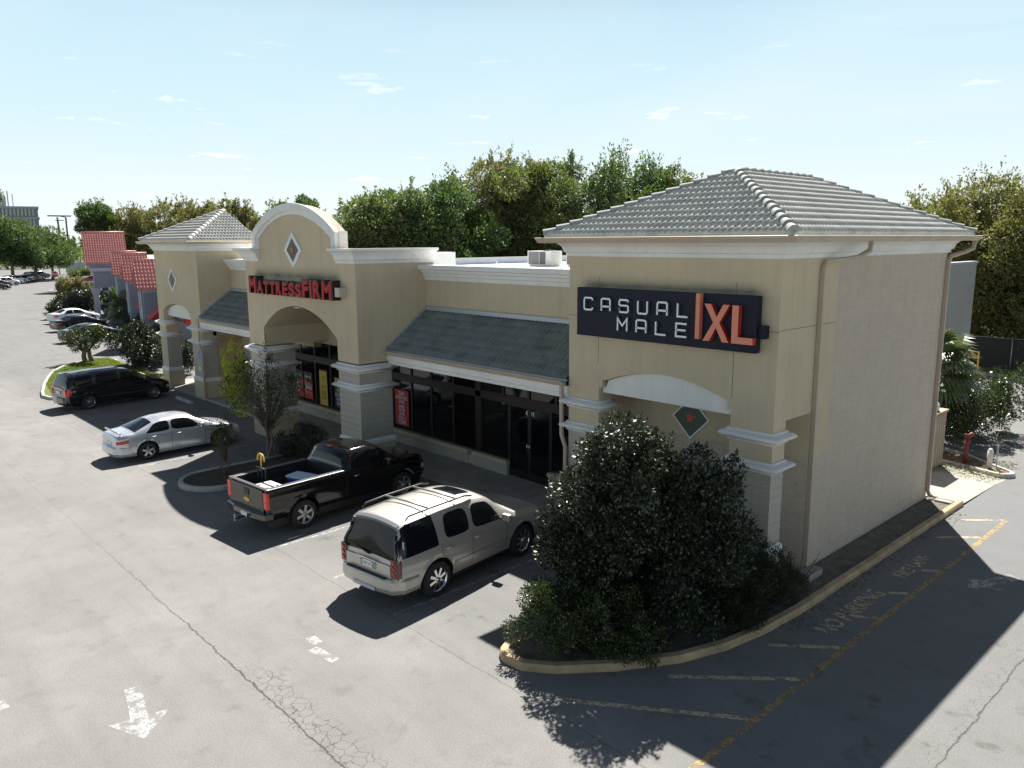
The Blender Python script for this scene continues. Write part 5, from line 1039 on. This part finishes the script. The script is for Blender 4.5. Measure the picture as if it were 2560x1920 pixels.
tree('broad green tree leaning over the first far parked cars', -177, 20.5, [(0, 0, 8.4, 5.2, 5.2, 4.2, 1), (0, 2, 6.0, 5, 5, 3.2, .7)], 'green', 20000, .40, 70, 1.4, .35, 4, group=Gt)
tree('wide green tree in the middle of the far parking row', -182, 25.8, [(0, 0, 7.6, 4.8, 4.8, 3.8, 1), (0, 1, 6, 5.4, 5.4, 2.6, .7)], 'green', 20000, .40, 70, 1.4, .35, 3.5, group=Gt)
tree('rounder green tree at the far end of the parking row behind the stop sign', -188, 30.2, [(0, 0, 6.2, 4.2, 4.2, 3.2, 1), (0, 1, 5, 4.8, 4.8, 2.4, .7)], 'green', 16000, .40, 60, 1.3, .3, 3, group=Gt)
bs = thing('wooded_horizon', 'low hazy band of distant woodland across the horizon', 'woodland', (0, 0, 0)); bs['kind'] = 'stuff'
P = []; 
for i in range(150):
    a = R(55+i*.42); d_ = random.uniform(270, 480); P.append((8-math.sin(a)*d_, -15+math.cos(a)*d_, random.uniform(1, 3), random.uniform(7, 13), random.uniform(6.5, 11.5)))
Pn = np.vstack([np.array([x, y, z])+unit(360)*np.array([r_, r_, h])*rng.uniform(.4, 1, (360, 1)) for x, y, z, r_, h in P]); Pn = Pn[Pn[:, 2] > 0]
leaf_object('crown', Pn, unit(len(Pn)), 1.5, .9, LM['olive'], bs)['kind'] = 'stuff'
# hedges and shrubs
def shrub(label, x, y, ells, lm, nleaf, ls, nclump=40, rc=.35, name='shrub', group=None, z0=.09, r0=.05, h0=.6, trunks=3, shoots=0, sl=.3, nl=10, ratio=.5, cat='shrub', shell=.5, spread=.2):
    return tree(label, x, y, ells, lm, nleaf, ls, nclump, rc, r0, h0, cat, name, group, shoots, sl, nl, 1.0, trunks, z0, ratio, shell, spread)
shrub('dense leafy understory filling the foot of the grove behind the flat roof', -38, 30, [(-4.5, -16, 3, 3.5, 4, 4, 1), (-4, -10, 3, 3.5, 4, 4, 1), (-3, -3, 3, 4, 4, 4, 1), (1, 3.5, 3, 4, 4, 4, 1), (6, 9, 3, 4, 4, 4, 1), (11, 14, 3, 4, 4, 4, 1)], 'oak', 70000, .24, 300, 1.1, 'undergrowth', h0=2, cat='undergrowth')
shrub('dark undergrowth filling the space behind the chain link fence', .5, 39.0, [(0, 0, 1.4, 9.5, .8, 1.6, 1)], 'olive', 22000, .17, 90, .6, 'undergrowth', h0=.6, cat='undergrowth')
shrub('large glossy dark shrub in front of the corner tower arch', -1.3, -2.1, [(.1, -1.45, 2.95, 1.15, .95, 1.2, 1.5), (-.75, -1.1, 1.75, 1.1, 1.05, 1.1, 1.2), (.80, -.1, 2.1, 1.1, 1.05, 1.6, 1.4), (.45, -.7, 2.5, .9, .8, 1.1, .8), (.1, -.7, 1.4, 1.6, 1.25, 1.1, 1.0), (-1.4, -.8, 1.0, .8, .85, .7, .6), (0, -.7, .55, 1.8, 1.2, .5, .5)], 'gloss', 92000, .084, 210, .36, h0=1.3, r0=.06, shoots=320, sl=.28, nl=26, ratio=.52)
shrub('low sunlit privet hedge at the tip of the front island', -1.35, -4.85, [(-.2, -.1, .60, .75, .80, .58, 1.2), (.7, .55, .55, .9, .75, .5, .8), (1.1, 1.3, .45, .7, .8, .45, .5), (-.5, 1.0, .5, .6, .8, .5, .5)], 'privet', 30000, .055, 80, .22, h0=.3, r0=.03, shoots=260, sl=.2)
shrub('fine leaved bushy shrub spilling over the kerb by the corner pier', .28, -1.05, [(0, 0, .75, .72, .95, .75, 1), (.1, .7, .5, .55, .7, .55, .6), (0, -.8, .45, .6, .7, .4, .6)], 'fine', 26000, .06, 80, .22, h0=.3, r0=.03, shoots=300, sl=.25, ratio=.22)
tw = MB()
for i in range(16):
    a = random.uniform(0, 6.28); tw.tube([(.35, .95, .1), (.35+.2*math.cos(a), .95+.3*math.sin(a), .4), (.4+.35*math.cos(a), 1.0+.5*math.sin(a), random.uniform(.4, .85))], [.008, .006, .003], 4)
t = thing('bare_twigs', 'bare reddish twigs beside the corner downspout', 'twigs', (0, 0, 0)); tw.build('twig', mat('twig_brown', (.13, .07, .05), .9), t)
t = tree('slender young tree with lime green leaves in the rounded island', -18.0, -2.7, [(.1, -.1, 2.7, 1.0, 1.0, 1.15, 1), (.9, .3, 2.2, .9, .8, .9, .8), (-.8, -.4, 2.5, .7, .7, .9, .6)], 'young', 4300, .072, 60, .30, .055, 1.2, 'tree', 'young_tree', None, 90, .5, 34, 1, 3, .09, .5, .35, .12)
P, D_, cc = crown_points([(-1.25, -.55, 2.9, .5, .5, .75, 1), (-1.5, -.6, 1.9, .6, .5, .5, .7)], 18, 900, .24, 26, .6); leaf_object('lime_leaves', P, D_, .095, .055, LM['lime'], t)
tree('small bare stemmed crape myrtle near the rounded island tip', -17.1, -4.75, [(0, 0, 1.35, .38, .38, .45, 1)], 'young', 1100, .06, 20, .16, .025, .5, 'tree', 'young_tree', None, 14, .4, 16, 1, 4, .09, .5, .4, .12)
shrub('dark low shrub at the foot of the left arch pier', -16.9, -1.75, [(0, 0, .6, 1.0, .6, .55, 1), (-.8, -.3, .45, .6, .5, .4, .5)], 'gloss', 9000, .06, 40, .22, h0=.25, r0=.02, shoots=70, sl=.2)
shrub('small sculpted shrub tree with thick trunk on the lawn island', -48.0, -.6, [(-.6, -.5, 1.5, .8, .7, .40, 1), (.5, .4, 1.7, .9, .8, .45, 1), (0, 0, 1.15, 1.0, .9, .4, .6)], 'privet', 6500, .10, 36, .26, h0=.8, r0=.16, trunks=2, shoots=80, sl=.35)
shrub('round dark shrub on the lawn island behind the minivan', -43.6, .9, [(0, 0, 1.35, 1.5, 1.4, 1.15, 1), (.8, .3, .9, 1.3, 1.2, .8, .7)], 'gloss', 15000, .12, 60, .35, h0=.6, shoots=260, sl=.45)
Gh = 'dark hedges in front of the blue grey building'
for i, (x, y) in enumerate(((-48.5, 4.3), (-53, 5.4), (-58, 6.6), (-63.5, 8.0), (-69, 9.2))):
    shrub('dark clipped hedge mass against the blue grey wall', x, y, [(0, 0, .8, 2.6, .9, .8, 1)], 'gloss', 6000, .14, 40, .35, group=Gh, h0=.3)
shrub('dark shrub in shade beside the far tower pier', -39.5, 1.9, [(0, 0, 1.1, 1.5, 1.2, 1.0, 1)], 'gloss', 8000, .11, 45, .3, h0=.4, shoots=60)
shrub('tall dark clipped hedge in front of the portico pillar', -89.0, 8.9, [(0, 0, .8, 3.4, 1.5, .8, 1), (-1, .8, 1.1, 2.4, 1.5, .8, .8)], 'gloss', 15000, .2, 70, .6, 'hedge', h0=.5, cat='hedge'); shrub('yellow green clipped hedge strip along the road edge', -91.0, 7.8, [(0, 0, .5, 2.8, .7, .5, 1)], 'privet', 6000, .16, 40, .3, 'hedge', h0=.3, cat='hedge')
shrub('tall grey green flowering bush beside the stop sign', -101, 12.0, [(0, 0, 1.9, 1.9, 1.9, 1.2, 1), (1, 1.5, 1.5, 2, 2, 1.1, .6)], 'brown', 10000, .2, 60, .4, h0=1.5, r0=.08, shoots=160, sl=.8, trunks=4, cat='bush')
shrub('broad dark bush behind the tall hedge near the portico', -95, 12.2, [(0, 0, 1.1, 2.6, 2.4, 1.1, 1)], 'gloss', 9000, .22, 50, .5, h0=1, r0=.07, cat='bush')
shrub('yellow green clipped bush at the end of the far parking row', -156, 12.2, [(0, 0, .8, 2.6, 1.6, .8, 1)], 'privet', 5000, .24, 30, .4, h0=.3, cat='bush'); shrub('large dark bush at the left edge beside the first far cars', -166, 11.5, [(0, 0, 1.8, 4.5, 3.2, 2.0, 1)], 'green', 9000, .3, 50, .7, h0=.8, cat='bush')
for x, y, s_, lab in ((-195, 37.5, 1.0, 'round clipped bush left of the white ground sign'), (-203, 41.5, 1.0, 'low hedge at the foot of the white ground sign'), (-214, 47.5, 2.4, 'large rounded yellow green bush behind the white ground sign')): shrub(lab, x, y, [(0, 0, s_*.8, 2.8*s_**.5, 2.4, s_*.8, 1)], 'olive', 4000, .32, 30, .5, h0=.4, cat='bush')
tree('bright green tree beside the red roof ridge', -205, 49, [(0, 0, 5.2, 3.6, 3.6, 4.4, 1)], 'olive', 9000, .45, 40, 1.2, .3, 3)
tree('dark green tree behind the large red portico roof', -150, 38, [(0, 0, 7.5, 6, 6, 5.5, 1)], 'green', 14000, .42, 60, 1.4, .35, 4)
def fan_palm(label, x, y, h, n, L, lean=(0, 0), z0=.05, group=None, trunk=True):
    t = thing('palm', label, 'palm', (x, y, z0), 0, group)
    if trunk: MB().tube([(0, 0, 0), (lean[0]*.4, lean[1]*.4, h*.5), (lean[0], lean[1], h)], [.2, .16, .17], 10).build('trunk', BARK, t)
    fr = MB(); c0 = Vector((lean[0], lean[1], h))
    for i in range(n):
        az = random.uniform(0, 6.283); el = R(random.uniform(-55, 80)); d = Vector((math.cos(az)*math.cos(el), math.sin(az)*math.cos(el), math.sin(el))); l1 = L*random.uniform(.7, 1.0); hub = c0+d*l1*.5-Vector((0, 0, .10*l1*math.cos(el)))
        fr.tube([c0, hub], [.018, .01], 4, sm=False); s = d.cross(Vector((0, 0, 1))).normalized(); nrm = s.cross(d)
        for k in range(18):
            a = R(-100+200*k/17); dd = (d*math.cos(a)+s*math.sin(a)); ll = l1*.62*(.65+.35*math.cos(a)); tip = hub+dd*ll-Vector((0, 0, .30*ll))+nrm*random.uniform(-.05, .05); md = hub+dd*ll*.55+nrm*.04; wv = dd.cross(nrm)*(.028*L)
            fr.add([tuple(hub), tuple(md+wv), tuple(tip), tuple(md-wv)], [(0, 1, 2, 3)])
    fr.build('fronds', LM['palm'], t); return t
fan_palm('fan palm with arching leaves behind the block wall corner', -2.6, 16.9, 3.0, 60, 1.9); fan_palm('smaller fan palm low beside the utility enclosure', -2.5, 19.2, 1.2, 26, 1.6)
shrub('spreading leafy shrub over the rear parking bay', -1.9, 19.2, [(.3, 0, 1.3, 1.4, 2.0, .9, 1), (1.0, 1.5, 1.6, 1.1, 1.3, .8, .7), (.4, -1.8, .9, 1.1, 1.3, .6, .6)], 'privet', 13000, .10, 60, .32, h0=.6, shoots=160, sl=.5, z0=0)
Gp = 'fan palms beside the blue building'
fan_palm('fan palm with fallen silvery fronds, left one by the blue building', -80.5, 11.2, 1.6, 34, 2.0, group=Gp); fan_palm('fan palm with silvery fronds, right one by the blue building', -73.5, 9.9, 1.5, 36, 2.2, group=Gp)
tag(leaf_object('fallen_leaves', np.column_stack([rng.normal(1.05, .16, 500), rng.uniform(-1, 9, 500), np.full(500, .012)]), np.column_stack([rng.normal(size=500), rng.normal(size=500), rng.uniform(0, .2, 500)]), .06, .035, LM['brown'], None), 'scattered dry leaves in the gutter along the yellow kerb', 'leaf litter', kind='stuff')
tag(leaf_object('leaf_litter', np.column_stack([rng.uniform(-1.5, .9, 1500), rng.uniform(12.6, 15.4, 1500), rng.uniform(.10, .13, 1500)]), np.column_stack([rng.normal(size=1500), rng.normal(size=1500), rng.uniform(0, .3, 1500)]), .09, .03, LM['brown'], None), 'dry palm litter scattered over the rear island', 'leaf litter', kind='stuff')
n = 26000; gx = rng.uniform(-49, -36, n); gy = rng.uniform(-5.5, .9, n); k = (gy > np.interp(gx, [-49.5, -45.2, -40.5, -36], [.1, -3.2, -4.75, -5.4])) 
tag(leaf_object('grass', np.column_stack([gx[k], gy[k], np.full(k.sum(), .10)]), np.column_stack([rng.normal(size=k.sum())*.4, rng.normal(size=k.sum())*.4, np.ones(k.sum())]), .09, .03, leaf_material('grass_blade', (.10, .14, .02), (.22, .25, .05), .7, .2, .4), None), 'short yellow green grass on the kerbed island behind the minivan', 'grass', kind='stuff')

# ------------------------------------------------------------------ neighbouring building and distance
nb = thing('neighbour_building', 'blue grey building with red tiled gables, arched windows and a pillared portico', 'building', (-57.2, 7.0, 0), math.atan2(.2366, -.9716))
# local x runs away from the shop along its front, local y points... towards the back is -y after the turn, so the street side is +y
def ny(v): return v
def nbox(m, u0, u1, o0, o1, z0, z1, mi=0): return m.box(u0, u1, o0, o1, z0, z1, mi)
m = MB(); nbox(m, -12, 60, -14, 0, 0, 4.55); wl = m.build('wall', NEIW, nb); m = MB(); nbox(m, -12, 60, -14.2, .12, 4.552, 4.75); m.build('coping', NEIT, wl)
rm_ = MB(); rm_.box(-12, 60, -14, -1.2, 4.753, 6.0); rm_.build('parapet', mat('pinkish_parapet', (.45, .36, .32), .8, var=.15), wl)
def gable(u0, u1, o1, ze, zr, back=-.4, arch=True, ov=.4):
    uc = (u0+u1)/2; g_ = MB(); nbox(g_, u0, u1, back, o1, 0, ze); g_.prism([(u0, ze), (u1, ze), (uc, zr-.25)], lambda p, q, d: (p, d, q), back, o1); b = fix_normals(g_.build('gable_bay', NEIW, nb))
    r = MB(); tile_plane(r, (u0-ov, o1+.35, ze-.12), (u0-ov, back, ze-.12), (uc, back, zr), (uc, o1+.35, zr), .36, .23, .055, .015, 6); tile_plane(r, (u1+ov, back, ze-.12), (u1+ov, o1+.35, ze-.12), (uc, o1+.35, zr), (uc, back, zr), .36, .23, .04, .03, 3)
    r.tube([(uc, o1+.36, zr+.05), (uc, back, zr+.05)], .09, 8); r.build('roof', REDT, b)
    MB().box(u0-.1, u0+.02, back, o1+.05, ze-.3, ze-.05).build('eave_trim', NEIT, b)
    if arch:
        w0 = (u1-u0)*.28; zt = ze-1.0; ar = [(uc-w0, 1.0), (uc+w0, 1.0)]+[(uc+w0*math.cos(math.pi*i/12), zt+w0*math.sin(math.pi*i/12)) for i in range(13)]
        fix_normals(MB().prism(ar, lambda p, q, d: (p, d, q), o1+.003, o1+.04).build('window', mat('pale_blue_glass', (.30, .38, .42), .15), b))
        w1 = w0+.16; am = MB(); aw = [(uc+w1*math.cos(math.pi*i/12), zt+w1*math.sin(math.pi*i/12)) for i in range(13)]; an = [(uc+w0*math.cos(math.pi*i/12), zt+w0*math.sin(math.pi*i/12)) for i in range(13)]
        for i in range(12): am.prism([an[i], aw[i], aw[i+1], an[i+1]], lambda p, q, d: (p, d, q), o1+.042, o1+.12)
        am.box(uc-w1, uc-w0, o1+.042, o1+.1, 1.0, zt); am.box(uc+w0, uc+w1, o1+.042, o1+.1, 1.0, zt); fix_normals(am.build('window_trim', NEIT, b))
    return b
gable(-5.0, -1.4, 1.15, 4.45, 6.45); gable(6.0, 9.6, 1.3, 4.6, 6.8); gable(17.0, 20.6, 1.55, 4.7, 6.85)
AW = mat('dark_red_awning', (.34, .02, .03), .7)
for u0, u1 in ((-9.5, -6.3), (0.2, 4.6), (11, 15.6)):
    a = MB(); a.add([(u0, 1.2, 2.5), (u1, 1.2, 2.5), (u1, .02, 3.6), (u0, .02, 3.6), (u0, .02, 2.5), (u1, .02, 2.5)], [(0, 1, 2, 3), (0, 3, 4), (1, 5, 2)]); a.build('awning', AW, wl)
    MB().box(u0+.3, u1-.3, .003, .05, .7, 2.4).build('window', mat('pale_blue_glass'), wl)
pt = MB(); nbox(pt, 27.0, 31.5, .02, 3.6, 4.7, 5.3); nbox(pt, 26.6, 32, .01, 3.95, 5.3, 5.55); nbox(pt, 27.25, 31.2, .03, 3.3, 3.0, 4.698); pb = pt.build('portico', NEIW, nb)
MB().box(26.9, 27.0-.001, .0, 3.65, 4.75, 5.1).build('portico_trim', NEIT, pb)
r = MB(); tile_plane(r, (26.4, 4.0, 5.58), (26.4, -.1, 5.58), (29.6, -.1, 8.85), (29.6, 4.1, 8.85), .36, .24, .055, .015, 6); tile_plane(r, (32.8, -.1, 5.58), (32.8, 4.0, 5.58), (29.6, 4.1, 8.85), (29.6, -.1, 8.85), .36, .24, .04, .03, 3); r.tube([(29.6, 4.1, 8.9), (29.6, -.1, 8.9)], .1, 8); r.build('roof', REDT, pb)
fix_normals(MB().prism([(26.9, 5.56), (32.3, 5.56), (29.6, 8.6)], lambda p, q, d: (p, d, q), 0, 3.8).build('gable_wall', NEIW, pb))
for u in (28.0, 31.0):
    p_ = MB(); p_.box(u-.28, u+.28, 2.95, 3.5, 0, 3.0); p_.box(u-.4, u+.4, 2.83, 3.62, 2.55, 2.75); p_.box(u-.36, u+.36, 2.87, 3.58, 2.3, 2.4); p_.build('pillar', NEIT, pb)
of = thing('office_building', 'distant grey office block with ribbed floors above the left trees', 'building', (-363, 62, 0), math.atan2(10.6, 2.2)); m = MB(); m.box(-15, 5.6, 0, 26, 0, 22.3); ob_ = m.build('wall', mat('office_haze_grey', (.20, .23, .28), .6), of)  # distance haze is put into the bluish wall and band colours
for k in range(5):
    z = 20.0-k*4.1; b = MB(); b.box(-15.2, 6.0, -.5, 26.2, z+1.6, z+2.5); b.build('floor_band', mat('office_band', (.36, .39, .44), .7), ob_)
    b = MB(); [b.box(-14.6+i*1.3, -13.9+i*1.3, -.25, -.01, z-1.2, z+1.55) for i in range(15)]; b.build('window', mat('office_rib', (.46, .48, .50), .7), ob_)
m = MB(); m.box(-12, -5, 4, 12, 22.3, 26.5); m.box(-4.5, -4.1, 3, 3.4, 22.3, 28.5); m.box(-2.8, -2.5, 3, 3.3, 22.3, 27.5); m.build('roof_plant', mat('office_band'), ob_)
def pole(label, x, y, h, r=.22, lamp=False, lean=(0, 0)):
    t = thing('utility_pole' if not lamp else 'street_lamp', label, 'pole' if not lamp else 'street lamp', (x, y, 0)); pm = mat('dark_pole', (.07, .06, .055), .8)
    MB().tube([(0, 0, 0), (lean[0], lean[1], h)], [r, r*.7], 8).build('pole', pm, t)
    if lamp: MB().tube([(0, 0, h), (-1.0, -2.2, h+.4), (-1.2, -2.8, h+.3)], .1, 6).build('arm', pm, t); MB().box(-1.6, 1.0, -5.4, 1.6, h+.25, h+.6).build('lamp_head', pm, t)
    else: MB().box(-.15, .15, -1.3, 1.3, h-1.2, h-.95).build('crossarm', pm, t)
pole('dark wooden utility pole leaning slightly, left of the street lamp', -300, 60, 16.6, .42, lean=(0, -.6)); pole('tall dark street lamp with twin flat heads beyond the portico', -306, 63.5, 16.8, .36, True)
gs = thing('ground_sign', 'white round topped ground sign seen from behind near the portico', 'sign', (-206.5, 39.6, 0), math.atan2(-53, 214)+math.pi); m = MB(); m.box(-.1, .1, -2.1, 2.1, .9, 2.6); m.prism([(2.1*math.cos(math.pi*i/12), 2.6+.9*math.sin(math.pi*i/12)) for i in range(13)], lambda p, q, d: (d, p, q), -.1, .1); fix_normals(m.build('panel', mat('sign_back', (.5, .55, .6), .6), gs)); MB().box(-.12, .12, -1.0, -.85, 0, 2.9).box(-.12, .12, 1.2, 1.35, 0, 2.9).build('post', FLASH, gs)
ps = thing('pylon_sign', 'navy and white plaza tenant sign on posts behind the utility poles', 'sign', (-216, 40.0, 0), math.atan2(-55, 224)+math.pi); MB().box(-.2, .2, -2.6, 2.2, 6.4, 8.0).build('header', mat('sign_navy', (.03, .03, .09), .5), ps); m = MB()
[m.box(-.2, .2, -2.5+j*2.3, -.35+j*2.3, 3.6+i*.92, 4.4+i*.92) for i in range(3) for j in range(2)]; m.build('tenant_panel', mat('tenant_panel', (.5, .52, .56), .5), ps); MB().box(-.12, .12, -2.2, -1.9, 0, 3.6).box(-.12, .12, 1.5, 1.8, 0, 3.6).build('post', FLASH, ps)
cw = thing('cross_post', 'white post with crossarm in front of the dark street trees', 'post', (-214, 46.5, 0)); MB().cyl((0, 0, 2.0), (0, 0, 1), .16, 4, 8).build('post', WHITE, cw); MB().box(-.15, .15, -1.1, 1.1, 2.6, 2.85).build('crossarm', WHITE, cw)
mw = thing('low_wall_panel', 'low white wall with blue window panels beneath the maroon car', 'wall', (-120, 20.5, 0), math.atan2(-36, 128)); MB().box(-.1, .1, -2.5, 2.5, 0, 2.2).build('wall', NEIT, mw); MB().box(.101, .12, -1.2, -.3, .9, 1.9).build('window', mat('sign_navy'), mw); MB().box(.101, .12, .4, 1.2, .7, 1.5).build('window', mat('sign_navy'), mw)
